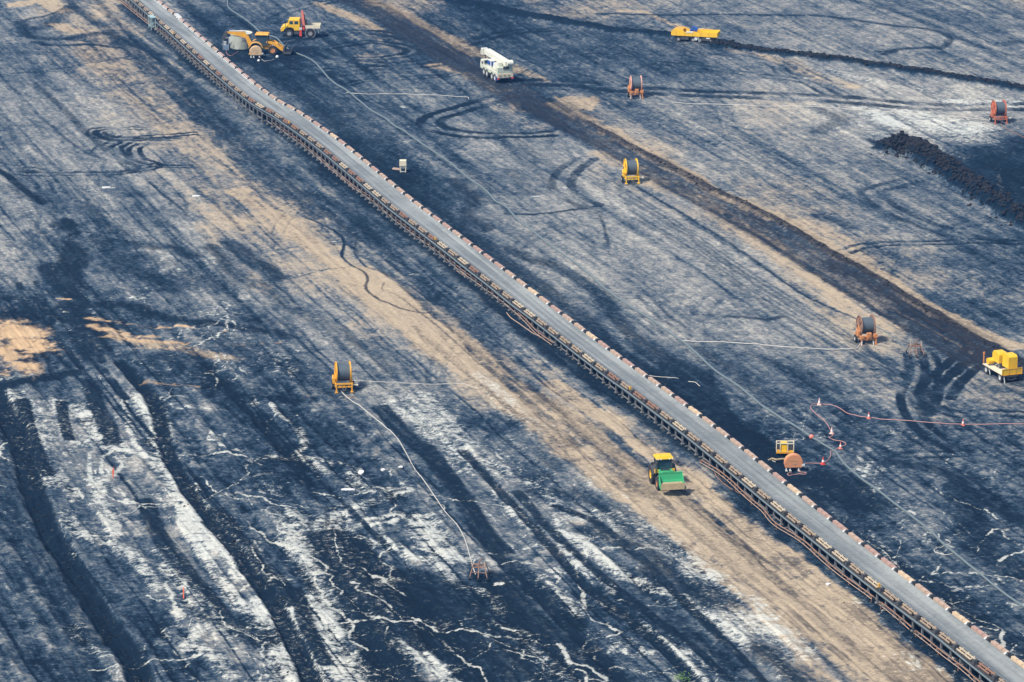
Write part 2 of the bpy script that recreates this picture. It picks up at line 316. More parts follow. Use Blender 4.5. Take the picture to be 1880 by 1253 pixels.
for (wd, v, pts) in [
    (3.2,.95,[(18,722),(34,780),(48,820),(66,862),(82,885)]), (1.4,.8,[(82,885),(110,895),(130,902),(132,918)]),
    (1.6,.85,[(105,735),(112,775),(120,800)]), (3.0,.95,[(148,742),(165,775),(185,800),(200,815)]), (1.6,.5,[(70,750),(85,800)]),
    (2.4,.9,[(265,725),(285,765),(300,830)]), (.8,.8,[(228,735),(232,765),(242,800),(254,828)]), (.8,.8,[(60,800),(110,806),(160,818),(190,828)]),
    (1.0,.85,[(190,822),(240,832),(270,842),(300,850)]), (.5,.8,[(170,830),(163,845),(165,890)]), (.5,.8,[(205,828),(188,845),(188,875),(212,868),(222,855),(210,838)]),
    (2.6,1,[(296,850),(318,885),(338,920),(352,945),(365,975),(390,1010)]), (1.3,1,[(330,945),(340,975),(362,1000),(385,1030),(402,1060),(425,1092),(442,1118)]),
    (1.8,.9,[(345,890),(375,930),(400,955),(425,975)]), (1.6,.95,[(405,965),(425,1000),(450,1035),(470,1055)]), (1.4,.9,[(398,985),(420,1020),(445,1065)]),
    (1.8,.7,[(178,885),(180,920),(200,950),(210,985)]), (2.0,.7,[(118,940),(135,965),(165,985),(200,1000)]), (1.6,.6,[(205,1000),(240,1020),(265,1050),(290,1085)]),
    (2.4,.75,[(300,1010),(325,1050),(350,1080),(380,1110),(405,1150),(430,1165)]), (1.6,.7,[(345,1110),(375,1150),(340,1190),(385,1200),(420,1240)]), (1.6,.6,[(135,1155),(150,1180),(185,1210)]),
    (3.0,.95,[(440,1010),(470,1045),(500,1060)]), (4.6,1,[(490,1105),(515,1140),(530,1185),(555,1230),(575,1275)]), (3.2,.8,[(560,1000),(580,1040),(600,1080)]),
    (4.8,1,[(585,1100),(595,1145),(615,1190),(645,1225),(680,1270)]), (3.6,.7,[(520,950),(560,990),(580,1030)]),
    (1.8,.9,[(748,903),(700,920),(660,932),(632,945)]), (3.6,1,[(628,948),(610,965),(610,982),(622,1002),(640,1028)]), (2.2,1,[(640,1028),(655,1055),(668,1080),(688,1108)]),
    (1.7,1,[(688,1108),(705,1132),(698,1148),(715,1168),(742,1190)]), (1.4,.95,[(742,1190),(768,1212),(800,1235),(835,1258)]),
    (.8,.9,[(648,975),(665,962),(700,952),(738,942),(728,955),(690,965)]), (.9,.9,[(650,982),(678,992),(688,1006),(668,1018),(680,1035),(715,1045),(735,1070)]),
    (1.6,.8,[(700,988),(740,1015),(762,1028),(790,1030),(818,1048),(838,1076)]), (1.4,.85,[(838,1076),(880,1086),(912,1098),(925,1120)]),
    (2.6,.8,[(768,952),(788,985),(815,1015),(838,1030)]), (1.0,.8,[(700,1065),(725,1100),(745,1130),(760,1165),(785,1200),(808,1232)]),
    (1.6,.9,[(725,1180),(755,1195),(775,1215)]), (.7,.9,[(805,1230),(825,1222),(840,1232),(825,1240)]), (.8,.6,[(870,1110),(885,1140),(905,1160)]),
    (.7,.85,[(498,742),(512,762),(532,778)]), (.9,.7,[(548,790),(560,820),(545,835),(585,845),(625,850),(660,858)]), (1.2,.6,[(480,650),(515,655),(540,688)]),
    (2.0,.8,[(655,865),(658,895),(690,902),(740,905)]), (1.6,.6,[(500,840),(560,845),(600,870)]),
    (3.5,.6,[(720,742),(770,770),(800,800)]), (4.5,.55,[(770,730),(820,790),(870,850),(930,870)]),
    (1.6,.8,[(938,935),(958,955),(985,975),(1030,983),(1070,1005),(1105,1030),(1150,1060)]), (1.8,.8,[(1150,1060),(1200,1080),(1255,1100),(1300,1130),(1340,1160),(1375,1190)]),
    (1.0,.8,[(1030,1005),(1065,1040),(1100,1062),(1122,1080),(1120,1092)]), (1.2,.8,[(1100,1098),(1140,1125),(1165,1140),(1200,1170),(1240,1195),(1262,1225),(1300,1265)]),
    (4.0,.7,[(1105,945),(1165,970),(1215,1000),(1265,1040)]), (3.6,.7,[(1265,1040),(1325,1085),(1375,1120),(1420,1160),(1470,1200)]), (1.0,.7,[(1120,985),(1085,992),(1060,990)]),
    (1.2,.9,[(905,1140),(935,1152),(970,1165),(992,1170)]), (1.6,.8,[(965,1175),(985,1200),(1020,1220),(1040,1250)]), (1.4,.7,[(1000,1075),(1030,1090),(1060,1130)]),
    (1.5,.6,[(1320,1110),(1360,1150),(1420,1200),(1440,1240)]), (2.4,.7,[(1330,1120),(1380,1105),(1420,1150)]),
    (3.2,.55,[(880,690),(930,740),(960,770),(1010,800)]), (1.6,.6,[(960,880),(1000,900),(1060,950),(1120,960)]), (1.0,.6,[(990,860),(1010,870),(980,890)])]:
    S('W', wd * 1.2, min(1, v * 1.12), pts, .7, 1.0)
# dark spill along both sides of the conveyor, its near-side shadow painted in too
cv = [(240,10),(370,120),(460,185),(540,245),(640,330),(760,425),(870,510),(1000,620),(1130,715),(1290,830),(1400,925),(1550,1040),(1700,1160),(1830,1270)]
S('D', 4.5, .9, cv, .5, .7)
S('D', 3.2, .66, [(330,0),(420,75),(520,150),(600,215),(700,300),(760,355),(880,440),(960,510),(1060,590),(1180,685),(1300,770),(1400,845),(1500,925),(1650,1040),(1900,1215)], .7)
S('P', .8, .75, [(1060,655),(1160,730),(1240,800),(1300,850),(1380,920)], .7, .6)
S('P', 1.0, .7, [(1400,960),(1470,1020),(1560,1090),(1650,1160),(1740,1240)], .7, .8)
S('D', 5, .6, [(360,30),(430,20),(400,0)], .8)
S('D', 6, .62, [(560,100),(530,140),(600,190),(680,240),(740,300),(780,340),(820,360)], .8)
S('D', 5, .8, [(380,85),(440,110),(520,110),(560,90)], .7)
S('D', 2.8, .68, [(850,440),(900,462),(960,500),(1010,545),(1060,580),(1110,620),(1150,655),(1210,700)], .5)
S('D', 2.6, .68, [(930,455),(985,478),(1040,500),(1100,535),(1112,560),(1150,600),(1190,640),(1250,690),(1300,740),(1330,780)], .5)
S('D', 2.0, .66, [(1180,620),(1230,655),(1290,690),(1320,740),(1350,780),(1400,820)], .6)
S('D', 5, .8, [(1240,750),(1300,800),(1370,830),(1430,870),(1500,930)], .7)
S('D', 3, .7, [(840,330),(870,370),(860,400),(900,420)], .7)
S('D', 5, .85, [(1390,850),(1450,880),(1520,880),(1600,930)], .6)
S('D', 5, .7, [(1500,990),(1600,1040),(1700,1100),(1800,1180),(1880,1230)], .7)
S('D', 3, .7, [(1640,850),(1740,870),(1800,920),(1880,960)], .8)
S('D', 4, .7, [(1760,880),(1800,1000),(1880,1060)], .9)
for pts in ([(1560,820),(1610,840),(1680,850),(1730,870)], [(1530,895),(1560,890),(1580,910)], [(1690,850),(1730,880),(1750,910),(1745,930)], [(1650,770),(1690,790),(1720,815)],
            [(1500,930),(1560,960),(1640,1000),(1700,1020)], [(1640,940),(1700,960),(1760,965)], [(1740,960),(1790,990),(1840,1040),(1880,1060)], [(1600,780),(1640,800)],
            [(1780,640),(1840,700)], [(1700,800),(1800,810),(1880,840)], [(1600,700),(1680,760),(1740,800)], [(1430,760),(1500,820),(1560,870)], [(1380,700),(1450,750)]):
    S('P', .9, .6, pts, .7)
for pts in ([(1060,960),(1120,990)], [(1760,975),(1790,1000)]): S('T', 1.5, .4, pts, .8)
# right haul road
S('D', 7.4, .72, [(560,-60),(640,-10),(760,55),(880,135),(1000,200),(1120,265),(1240,328),(1360,395),(1480,465),(1600,535),(1700,592),(1800,648),(1900,700)], .3, .5)
S('T', 5.5, .12, [(560,-60),(640,-10),(760,55),(880,135),(1000,200),(1120,265),(1240,328),(1360,395),(1480,465),(1600,535)], .5, .5)
S('D', 1.6, .85, [(1080,225),(1180,280),(1280,335),(1400,392),(1500,450),(1580,495),(1680,555),(1780,615),(1900,680)], .5, .6, rut=.25)
S('D', 1.2, .75, [(1000,210),(1100,270),(1200,330),(1300,385),(1400,440),(1500,505),(1600,565),(1700,625),(1780,670)], .6, .3)
S('D', 3.4, .85, [(1520,480),(1600,525),(1700,585),(1780,630),(1860,670),(1900,690)], .6)
S('T', 1.0, .55, [(1160,300),(1280,365),(1400,432),(1520,500),(1640,570)], .6, .3)
S('T', .6, .5, [(1080,250),(1200,308),(1320,375),(1440,440)], .6, .3)
S('B', 9.5, .8, [(560,-60),(640,-10),(760,55),(880,135),(1000,200),(1120,262),(1240,325),(1360,390),(1480,460),(1600,528),(1700,588),(1800,640),(1900,690)], .4, .5)
TW(.5, [(660,0),(780,68),(900,142),(1000,198),(1120,264),(1240,328),(1360,394),(1480,464),(1600,533),(1700,592),(1800,648)], 1.5, .35, 'T')
TW(.4, [(720,20),(860,105),(980,175),(1100,238),(1220,300),(1340,362),(1460,435),(1580,505),(1700,575),(1820,640)], 1.8, .35, 'T')
TW(.6, [(700,20),(800,75),(900,140),(1000,195),(1120,262),(1240,325),(1360,392),(1480,462),(1600,532),(1700,590)], 2.2, .6)
S('T', 3.2, .95, [(1020,190),(1120,240),(1220,300),(1320,355),(1420,400),(1520,455),(1620,510),(1720,575),(1800,615),(1860,640)], .6, .8)
S('T', 3.2, .55, [(1420,400),(1500,420),(1560,450),(1600,480)], .8)
PG('T', .95, [(1012,182),(1060,180),(1100,182),(1108,196),(1085,207),(1050,200)], .6)
S('T', 4.5, .7, [(1100,280),(1200,330),(1290,370),(1390,440),(1480,500),(1560,560),(1640,600)], .8)
S('T', 3.0, .85, [(680,0),(740,25),(780,45),(830,70),(860,92),(900,110),(950,130)], .7)
S('T', 3.0, .7, [(580,5),(640,30),(690,50)], .7)
S('T', 3.2, .65, [(800,120),(860,140),(920,165),(960,200)], .7)
S('T', 2.0, .7, [(940,120),(980,140),(1000,150)], .7)
S('T', 2.0, .75, [(1140,20),(1180,22),(1250,50),(1310,55)], .8)
S('T', 4.5, .6, [(1350,90),(1440,110),(1480,130),(1560,160)], .9)
# coal ridge and other tracks at the top
S('D', 3.6, .95, [(780,-5),(880,8),(960,28),(1060,45),(1150,58),(1240,66),(1330,82),(1420,96),(1520,108),(1620,122),(1740,140),(1900,168)], .35, .5, rut=.45)
S('D', 8, .5, [(820,20),(920,45),(1020,60),(1120,70)], .8)
S('D', 10, .5, [(960,90),(1080,100),(1200,120),(1300,140)], .9)
S('D', 1.4, .7, [(1100,26),(1250,27),(1400,27),(1520,30),(1620,45),(1700,55),(1742,68),(1738,84),(1690,88),(1610,95)], .6, .6)
S('D', 1.6, .75, [(1620,100),(1650,90),(1730,88)], .6)
S('D', 1.4, .5, [(1560,0),(1640,20),(1720,50),(1800,85),(1890,110)], .7)
S('D', 5, .5, [(1700,20),(1780,40),(1880,50)], .9)
S('D', 3, .6, [(1840,80),(1890,75)], .8)
TW(.7, [(930,150),(1040,152),(1150,163),(1280,172),(1400,176),(1550,183),(1680,195),(1780,197),(1890,196)], 3.6, 1.5)
TW(.6, [(1200,115),(1300,125),(1400,140),(1480,150),(1530,175)], 2.2, .6)
TW(.6, [(1340,100),(1420,118),(1440,135)], 2.2, .5)
S('D', .5, .6, [(1680,258),(1740,252),(1800,246),(1850,238)], .6, .3)
PG('W', .85, [(1530,192),(1640,198),(1760,214),(1830,226),(1800,246),(1730,250),(1660,242),(1600,236),(1570,212)], 3.0)
S('W', 7, .5, [(1480,205),(1600,235),(1700,250),(1800,255)], .9)
PG('W', .85, [(1690,186),(1760,180),(1890,183),(1890,196),(1800,194)], 1.0)
S('W', 5, .45, [(1520,125),(1600,150),(1700,165),(1850,180)], .9)
S('W', 4, .5, [(1600,240),(1660,265),(1700,270),(1760,290)], .9)
S('D', 4, .6, [(1500,200),(1540,220),(1500,240)], .9)
PG('D', .60, [(1690,286),(1760,270),(1830,262),(1900,240),(1900,420),(1850,390),(1780,350),(1730,312)], 1.5)
S('D', 3.8, 1, [(1634,278),(1665,272),(1690,286),(1730,310),(1780,342),(1830,376),(1900,418)], .3, .7, rut=1.3)
S('D', 1.6, .8, [(1600,258),(1618,268),(1612,276)], .7)
S('W', .8, .7, [(1832,322),(1838,345),(1842,358)], .7)
S('P', 2.4, .6, [(1690,310),(1760,350),(1830,395),(1870,425)], .8)
TW(.55, [(1730,318),(1660,335),(1610,348),(1600,358),(1640,385),(1700,412),(1770,432),(1830,448)], 2.6, .8)
TW(.7, [(1552,462),(1600,450),(1700,446),(1800,442),(1900,446)], 1.8, .6)
S('D', 2.5, .6, [(1500,398),(1530,405),(1560,420)], .8)
S('D', 6, .5, [(1650,470),(1750,480),(1880,500)], .9)
S('D', 7, .5, [(1700,550),(1800,570),(1890,590)], .9)
# loops in the middle
TW(.85, [(935,172),(880,190),(820,208),(795,218),(792,230),(815,240),(870,248),(940,248),(1010,245)], 3.0, 1.0)
TW(.75, [(605,88),(640,80),(700,78),(752,88),(755,98),(700,108),(620,106),(590,95)], 2.0, .8)
TW(.7, [(560,70),(590,95),(640,112),(720,118),(800,108),(850,92)], 2.2, .9)
TW(.7, [(600,130),(680,125),(760,122),(840,112),(880,100)], 2.4, .9)
TW(.6, [(640,155),(670,148),(740,145),(830,138),(880,128)], 1.6, .5)
TW(.6, [(560,140),(600,138),(690,132),(760,134)], 1.6, .7)
TW(.7, [(500,40),(530,22),(580,8),(640,-5)], 2.0, .7)
TW(.7, [(860,80),(930,60),(1010,55)], 2.2, 1.0)
TW(.7, [(520,78),(600,62),(700,60),(800,80)], 2.4, 1.2)
TW(.6, [(515,160),(520,140),(560,140),(570,160),(540,172)], 1.6, .8)
TW(.6, [(1075,290),(1045,312),(1030,340),(1050,362),(1085,378)], 2.6, .9)
S('D', .8, .8, [(930,391),(985,393),(1050,386),(1100,378)], .7, .6)
S('D', 2.4, .5, [(940,310),(960,340),(985,358)], .8)
S('D', 2.4, .45, [(975,305),(1010,340)], .8)
for k in range(6):
    o = k * 9
    S('D', .35 + .25 * (k % 3), .5, [(1120+o,330+k*14),(1220+o,392+k*14),(1320+o,462+k*14),(1430+o,532+k*14),(1540+o,602+k*12),(1600+o,640+k*10)], .6, .5)
S('P', .5, .85, [(1175,345),(1240,385),(1320,435),(1400,490),(1480,545),(1580,592),(1640,630)], .6, .3)
S('D', .5, .7, [(1170,342),(1235,382),(1315,431),(1395,485),(1475,541),(1575,588)], .6, .3)
TW(.5, [(1180,540),(1220,580),(1260,610)], 1.4, .4)
S('D', .5, .6, [(1100,395),(1110,420),(1118,450)], .6)
S('D', 1.4, .7, [(1340,580),(1400,585),(1440,582)], .8)
S('D', 3, .6, [(1290,640),(1350,680),(1400,720),(1430,740)], .8)
S('D', 3, .6, [(1380,650),(1460,680),(1520,720)], .9)
TW(.85, [(1680,650),(1684,690),(1670,720),(1672,750),(1700,790),(1760,830)], 1.8, .7)
TW(.8, [(1700,640),(1712,670),(1705,700)], 1.6, .5)
TW(.85, [(1790,640),(1750,672),(1712,705),(1700,740)], 2.0, .9)
TW(.85, [(1830,655),(1780,672),(1745,705),(1730,730)], 2.0, .9)
S('D', 3, .8, [(1690,720),(1700,745),(1720,760)], .8)
TW(.7, [(1700,745),(1760,760),(1820,758),(1890,762)], 2.0, .6)
TW(.5, [(1700,790),(1760,820),(1800,828),(1740,835),(1600,835)], 1.8, .5)
S('D', 2, .6, [(1840,715),(1890,725)], .8)
for pts in ([(1180,250),(1250,200)], [(1270,240),(1360,215)], [(1300,270),(1380,220)]): TW(.4, pts, 1.6, .35, 'W')
for pts in ([(900,205),(940,250),(985,300)], [(850,165),(900,220),(950,290),(1010,330)], [(720,200),(800,260),(860,310),(900,350)], [(960,260),(1040,330),(1100,400)]):
    S('D', 2.0, .45, pts, .8)
for (x, y, ln) in [(190,345,20),(205,344,8),(360,362,18),(165,348,8),(570,352,14),(637,424,22),(575,448,8),(760,503,16),(745,262,6),(1140,820,16),(612,441,6),(322,728,24),(1480,143,4),(1520,66,22),
                   (985,360,16),(1040,345,12),(1372,455,10),(1300,1062,6),(915,1072,10),(740,195,14),(652,1074,10),(935,1155,18),(1455,470,8),(1280,448,6),(1200,560,4),(120,573,5)]:
    S('W', .7, 1, [(x-ln/2,y),(x+ln/2,y+1)], .5, .2)  # short white scraps, with some glints painted into the ground colour

# faint older wheel tracks everywhere, roughly along the strips
rt = random.Random(12)
for k in range(110):
    y = rt.uniform(310, 650); dep = y * CP + CAMH * SP; x = rt.uniform(-.16, .15) * dep
    hd = math.pi / 2 + DIR + (rt.gauss(0, .10) if rt.random() < .88 else rt.uniform(-1.0, 1.0)); cu = rt.gauss(0, .012); pts = []
    for q_ in range(rt.randint(8, 26)):
        pts.append((x, y)); x += 3.2 * math.cos(hd); y += 3.2 * math.sin(hd); hd += cu * 3.2; cu += rt.gauss(0, .004)
    lay_ = rt.choice('DDDP'); TW(rt.uniform(.15, .40), pts, rt.choice((1.6, 2.0, 2.4)), rt.uniform(.22, .5), lay_, .08, True)

# runnels: thin branching trickles of pale silt that wander down the strips
rv = random.Random(77); V0f = lambda x, y: float(V0[min(max(int(np.searchsorted(Yf, y)), 0), V0.shape[0] - 1), min(max(int(np.searchsorted(ux, x / (y * CP + CAMH * SP))), 0), V0.shape[1] - 1)])
def runnel(x, y, hd, wd, n, depth):
    pts = [(x, y)]; om = rv.gauss(0, .4)
    for q_ in range(n):
        om = om * .72 + rv.gauss(0, .42); h = hd + max(-1.0, min(1.0, om * .8)); st = rv.uniform(.7, 1.6)
        x += st * math.cos(h); y += st * math.sin(h)
        if not (302 < y < 655) or V0f(x, y) < .36: break
        pts.append((x, y))
        if depth < 2 and rv.random() < .10: runnel(x, y, hd + rv.choice((-1, 1)) * rv.uniform(.5, 1.4), wd * .75, int(n * .45), depth + 1)
        if rv.random() < .05: S('R', wd * rv.uniform(3, 9), rv.uniform(.2, .5), [(x - .8, y), (x + .8, y + .6)], .9, .9, world=True)
    if len(pts) > 2:
        k_ = 0
        while k_ < len(pts) - 1:                                            # width and strength vary along the way
            k2 = min(len(pts), k_ + rv.randint(3, 7)); S('R', wd * rv.uniform(.5, 1.6), rv.uniform(.5, .95) * (.85 ** depth), pts[k_:k2 + 1], .9, 1.0, world=True); k_ = k2
nrun = 0
while nrun < 75:
    y = 300 + 260 * rv.random() ** 1.6; x = rv.uniform(-.145, .145) * (y * CP + CAMH * SP); v_ = V0f(x, y)
    if rv.random() > v_ * v_ * 1.5: continue
    nrun += 1; runnel(x, y, -math.pi / 2 + DIR + rv.gauss(0, .2) if rv.random() < .86 else rv.choice((0, math.pi)) + rv.gauss(0, .3), rv.uniform(.20, .42), rv.randint(12, 48), 0)

# ---- compose the masks
str1 = fbm(A_ / 34, Cb / 2.6, 101, 5, .6); str2 = fbm(A_ / 9, Cb / .9, 131, 4, .6); str3 = fbm(A_ / 70, Cb / .8, 151, 3, .7)
pat = fbm(FX / 7, FY / 7, 201, 5, .62); fin = fbm(FX / 1.3, FY / 1.6, 301, 4, .65); lump = fbm(FX / .55, FY / .7, 401, 3, .6)
hor = fbm(FX / 2.2, FY / .8, 351, 4, .65)                                # thin crusts broken across the strips
near = sstep(420, 900, PYg) * .8 + .2
strL = fbm(A_ / 110, (Cb + .35 * fbm(A_ / 14, Cb / 6, 171, 2)) / 2.2, 181, 5, .72)   # long unbroken scrape marks
strF = fbm(A_ / 60, (Cb + .2 * fbm(A_ / 10, Cb / 4, 173, 2)) / .62, 191, 3, .7)
LL = sstep(300, 900, PYg - .35 * PXg + 200)                               # 1 towards the lower left
P1 = .44 + (P0 - .44) * .80 + .05 * LL
P = P1 + .09 * str1 + .07 * pat + .07 * fin * (1 + .8 * near) + .05 * str2 + .05 * hor + (.10 + .07 * LL) * strL + .07 * strF
# meandering veins of pale silt
vx = FX + 3.0 * fbm(FX / 4, FY / 8, 511, 3); vy = FY + 7 * fbm(FX / 5, FY / 9, 523, 3)
ra = -sa * vx + ca * vy; rc = ca * vx + sa * vy
r1v = np.abs(fbm(ra / 16, rc / 4.6, 601, 3, .5)); r2v = np.abs(fbm(ra / 7, rc / 2.6, 641, 3, .5)) * 1.1
vein = np.maximum(sstep(.11, .02, r1v) * sstep(-.6, .1, pat + .4 * str1), sstep(.12, .02, r2v) * sstep(-.25, .3, fbm(FX / 12, FY / 20, 661, 2)))
speck = sstep(-.55, .35, fin + .5 * str2)
Wv = vein * np.sqrt(V0) * (0.55 + 0.45 * speck) * 1.15 * sstep(.10, .40, V0) * (.35 + .65 * sstep(-.5, .3, strL))
patchy = sstep(.1, .55, fbm(ra / 14, rc / 3.4, 701, 5, .6)) * V0 * .55 * speck
P = P - .01 - .06 * V0 + .42 * patchy
stroke_break = np.clip(0.48 + 0.52 * sstep(-.6, .5, .6 * hor + .5 * fin + .5 * strL + .3 * strF), 0, 1)
W = np.maximum(L['W'] * stroke_break * .86, Wv * .78)
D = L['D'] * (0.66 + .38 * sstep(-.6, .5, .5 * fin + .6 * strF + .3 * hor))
D = np.maximum(D, .75 * sstep(.62, 1.05, -strF - .35 * strL + .2) * (.35 + .65 * LL))
D = np.maximum(D, L['K'] * (.88 + .22 * sstep(-.5, .5, fin)))
T0 = np.maximum(T0, .21 * sstep(700, 1300, PXg) * sstep(900, 500, PYg))
T = np.maximum(T0 * (.62 + .5 * sstep(-.7, .6, .6 * pat + .4 * fin + .8 * strL)), L['T'] * (.55 + .45 * sstep(-.8, .3, .5 * fin + .4 * pat + .9 * strL)))
P = np.maximum(P, L['P'] * .62 * stroke_break)
W = W * (1 - .78 * D); Hh = L['H'].astype(np.float64)
Dn = sstep(.6, 1, L['D'])
ridge = sstep(.25, .9, Hh)
Hh = Hh * (1 + .35 * fbm(FX / 1.4, FY / 2.2, 811, 3)) + ridge * .45 * np.clip(fbm(FX / 1.0, FY / 1.6, 821, 3), -1, 1)
Hh += .16 * LL * strL + .05 * strF + .08 * str1 + .04 * fin + .02 * lump + .10 * pat
Hh += .10 * near * str2 + .16 * L['W'] * near
edge = sstep(0, 60, PXg + 170) * sstep(0, 60, 2050 - PXg) * sstep(0, 40, PYg + 108) * sstep(0, 40, 1338 - PYg)
Hh *= edge
def full(a, fill):
    o = np.full(X2.shape, fill, np.float32); o[r0:r1, c0:c1] = a
    return o
def outer(fn):                                                       # the same kind of ground carries on outside
    return fn
Ao = -sa * X2 + ca * Y2; Co = ca * X2 + sa * Y2
Pf = (.42 + .22 * fbm(Ao / 60, Co / 12, 901, 4)).astype(np.float32); Pf[r0:r1, c0:c1] = P
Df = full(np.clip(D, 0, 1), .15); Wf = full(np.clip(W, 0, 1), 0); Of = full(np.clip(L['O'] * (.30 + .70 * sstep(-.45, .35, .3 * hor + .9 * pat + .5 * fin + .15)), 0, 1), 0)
Tf = (.25 * sstep(0, 1, fbm(Ao / 90, Co / 20, 931, 3))).astype(np.float32); Tf[r0:r1, c0:c1] = np.clip(T, 0, 1)
Z2 = np.zeros(X2.shape); Z2[r0:r1, c0:c1] = Hh
nr, nc = X2.shape
me = bpy.data.meshes.new('pit_floor')
me.vertices.add(nr * nc); me.vertices.foreach_set('co', np.stack([X2, Y2, Z2], -1).astype(np.float32).ravel())
idx = np.arange(nr * nc).reshape(nr, nc)
q = np.stack([idx[:-1, :-1], idx[:-1, 1:], idx[1:, 1:], idx[1:, :-1]], -1).reshape(-1)
nf = len(q) // 4
me.loops.add(len(q)); me.loops.foreach_set('vertex_index', q.astype(np.int32))
me.polygons.add(nf); me.polygons.foreach_set('loop_start', np.arange(0, nf * 4, 4, dtype=np.int32)); me.polygons.foreach_set('loop_total', np.full(nf, 4, np.int32))
me.update(calc_edges=True)
me.polygons.foreach_set('use_smooth', np.ones(nf, bool))
def attr(name, arrs):
    at = me.attributes.new(name, 'FLOAT_COLOR', 'POINT')
    at.data.foreach_set('color', np.stack(arrs, -1).astype(np.float32).ravel())
attr('lay_a', [np.clip(Pf, 0, 1), Tf, Wf, Df]); attr('lay_b', [Of, full(np.clip(V0, 0, 1), .3), full(np.clip(L['R'] * (.7 + .3 * sstep(-.6, .3, hor + .5 * fin)) * (1 - .5 * L['K']) * (1 - .7 * np.clip(T * 1.6, 0, 1)), 0, 1), 0), full(L['B'], 0)])
# ------------------------------------------------------------------ materials
class NT:
    def __init__(s, name):
        s.m = bpy.data.materials.new(name); s.m.use_nodes = True; s.t = s.m.node_tree; s.t.nodes.clear()
        s.out = s.n('ShaderNodeOutputMaterial'); s.b = s.n('ShaderNodeBsdfPrincipled'); s.l(s.b.outputs[0], s.out.inputs[0])
    def n(s, t, **k):
        x = s.t.nodes.new(t)
        for a, v in k.items(): setattr(x, a, v)
        return x
    def l(s, a, b): s.t.links.new(a, b)
    def put(s, v, sock):
        if isinstance(v, (int, float)): sock.default_value = v
        elif isinstance(v, tuple): sock.default_value = (*v, 1) if len(v) == 3 else v
        else: s.l(v, sock)
    def math(s, op, a, b=0.0, c=None, clamp=False):
        x = s.n('ShaderNodeMath', operation=op); x.use_clamp = clamp; s.put(a, x.inputs[0]); s.put(b, x.inputs[1])
        if c is not None: s.put(c, x.inputs[2])
        return x.outputs[0]
    def mix(s, f, a, b):
        x = s.n('ShaderNodeMix', data_type='RGBA'); s.put(f, x.inputs[0]); s.put(a, x.inputs[6]); s.put(b, x.inputs[7]); return x.outputs[2]
    def noise(s, vec, scale, detail=4, rough=.6):
        x = s.n('ShaderNodeTexNoise'); x.inputs['Scale'].default_value = scale; x.inputs['Detail'].default_value = detail; x.inputs['Roughness'].default_value = rough
        s.l(vec, x.inputs['Vector']); return x.outputs[0]
    def sst(s, v, a, b):
        x = s.n('ShaderNodeMapRange', interpolation_type='SMOOTHSTEP'); s.put(v, x.inputs[0]); x.inputs[1].default_value = a; x.inputs[2].default_value = b; return x.outputs[0]

g = NT('pit_floor_coal_silt_sand')
tc = g.n('ShaderNodeTexCoord').outputs['Object']
rot = g.n('ShaderNodeMapping'); rot.inputs['Rotation'].default_value = (0, 0, -DIR); g.l(tc, rot.inputs[0])
stretch = g.n('ShaderNodeMapping'); stretch.inputs['Scale'].default_value = (1, .22, 1); g.l(rot.outputs[0], stretch.inputs[0])
la = g.n('ShaderNodeVertexColor', layer_name='lay_a'); lb = g.n('ShaderNodeVertexColor', layer_name='lay_b')
sa_ = g.n('ShaderNodeSeparateColor'); g.l(la.outputs[0], sa_.inputs[0]); sb_ = g.n('ShaderNodeSeparateColor'); g.l(lb.outputs[0], sb_.inputs[0])
P_, T_, W_, D_ = sa_.outputs[0], sa_.outputs[1], sa_.outputs[2], la.outputs[1]; O_ = sb_.outputs[0]
n1 = g.noise(tc, 1.5, 8, .72); hs = g.n('ShaderNodeMapping'); hs.inputs['Scale'].default_value = (.45, 1.3, 1); g.l(tc, hs.inputs[0]); n2 = g.noise(hs.outputs[0], 3.6, 5, .7); n3 = g.noise(stretch.outputs[0], 1.6, 6, .65); n4 = g.noise(tc, .12, 4, .6); n5 = g.noise(tc, 7.0, 3, .7)
def cen(x, k): return g.math('MULTIPLY_ADD', x, k, -.5 * k)
v = g.math('ADD', g.math('ADD', P_, cen(n1, .78)), g.math('ADD', g.math('ADD', cen(n2, .95), cen(n5, .35)), cen(n3, .55)))
v = g.math('SUBTRACT', v, g.math('MULTIPLY', D_, .24))
ramp = g.n('ShaderNodeValToRGB'); cr = ramp.color_ramp; g.l(v, ramp.inputs[0])
COL = [(.0, (.002, .008, .017)), (.16, (.006, .018, .035)), (.32, (.025, .048, .078)), (.46, (.082, .106, .130)), (.60, (.168, .180, .185)), (.78, (.31, .308, .282)), (1.0, (.50, .48, .43))]
while len(cr.elements) < len(COL): cr.elements.new(.5)
for e, (p, c) in zip(cr.elements, COL): e.position = p; e.color = (*c, 1)
tn = g.math('ADD', g.math('ADD', T_, cen(n1, .5)), cen(n3, .45))
tm = g.sst(g.math('SUBTRACT', tn, g.math('MULTIPLY', D_, .35)), .16, .66)
tancol = g.mix(n2, (.21, .172, .130), (.56, .445, .295)); tancol = g.mix(g.sst(v, .25, .5), g.mix(.5, tancol, (.07, .06, .058)), tancol)
c1_ = g.mix(g.math('MULTIPLY', tm, .86), ramp.outputs[0], tancol)
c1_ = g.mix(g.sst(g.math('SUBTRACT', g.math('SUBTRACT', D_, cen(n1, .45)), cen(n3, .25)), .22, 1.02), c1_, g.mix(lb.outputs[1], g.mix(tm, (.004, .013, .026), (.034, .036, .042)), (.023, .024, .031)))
om = g.sst(g.math('ADD', O_, cen(n1, .9)), .2, .9); c1_ = g.mix(om, c1_, g.mix(n3, (.34, .22, .12), (.60, .44, .27)))
V_ = sb_.outputs[1]
st2 = g.n('ShaderNodeMapping'); st2.inputs['Scale'].default_value = (1, .38, 1); g.l(rot.outputs[0], st2.inputs[0])
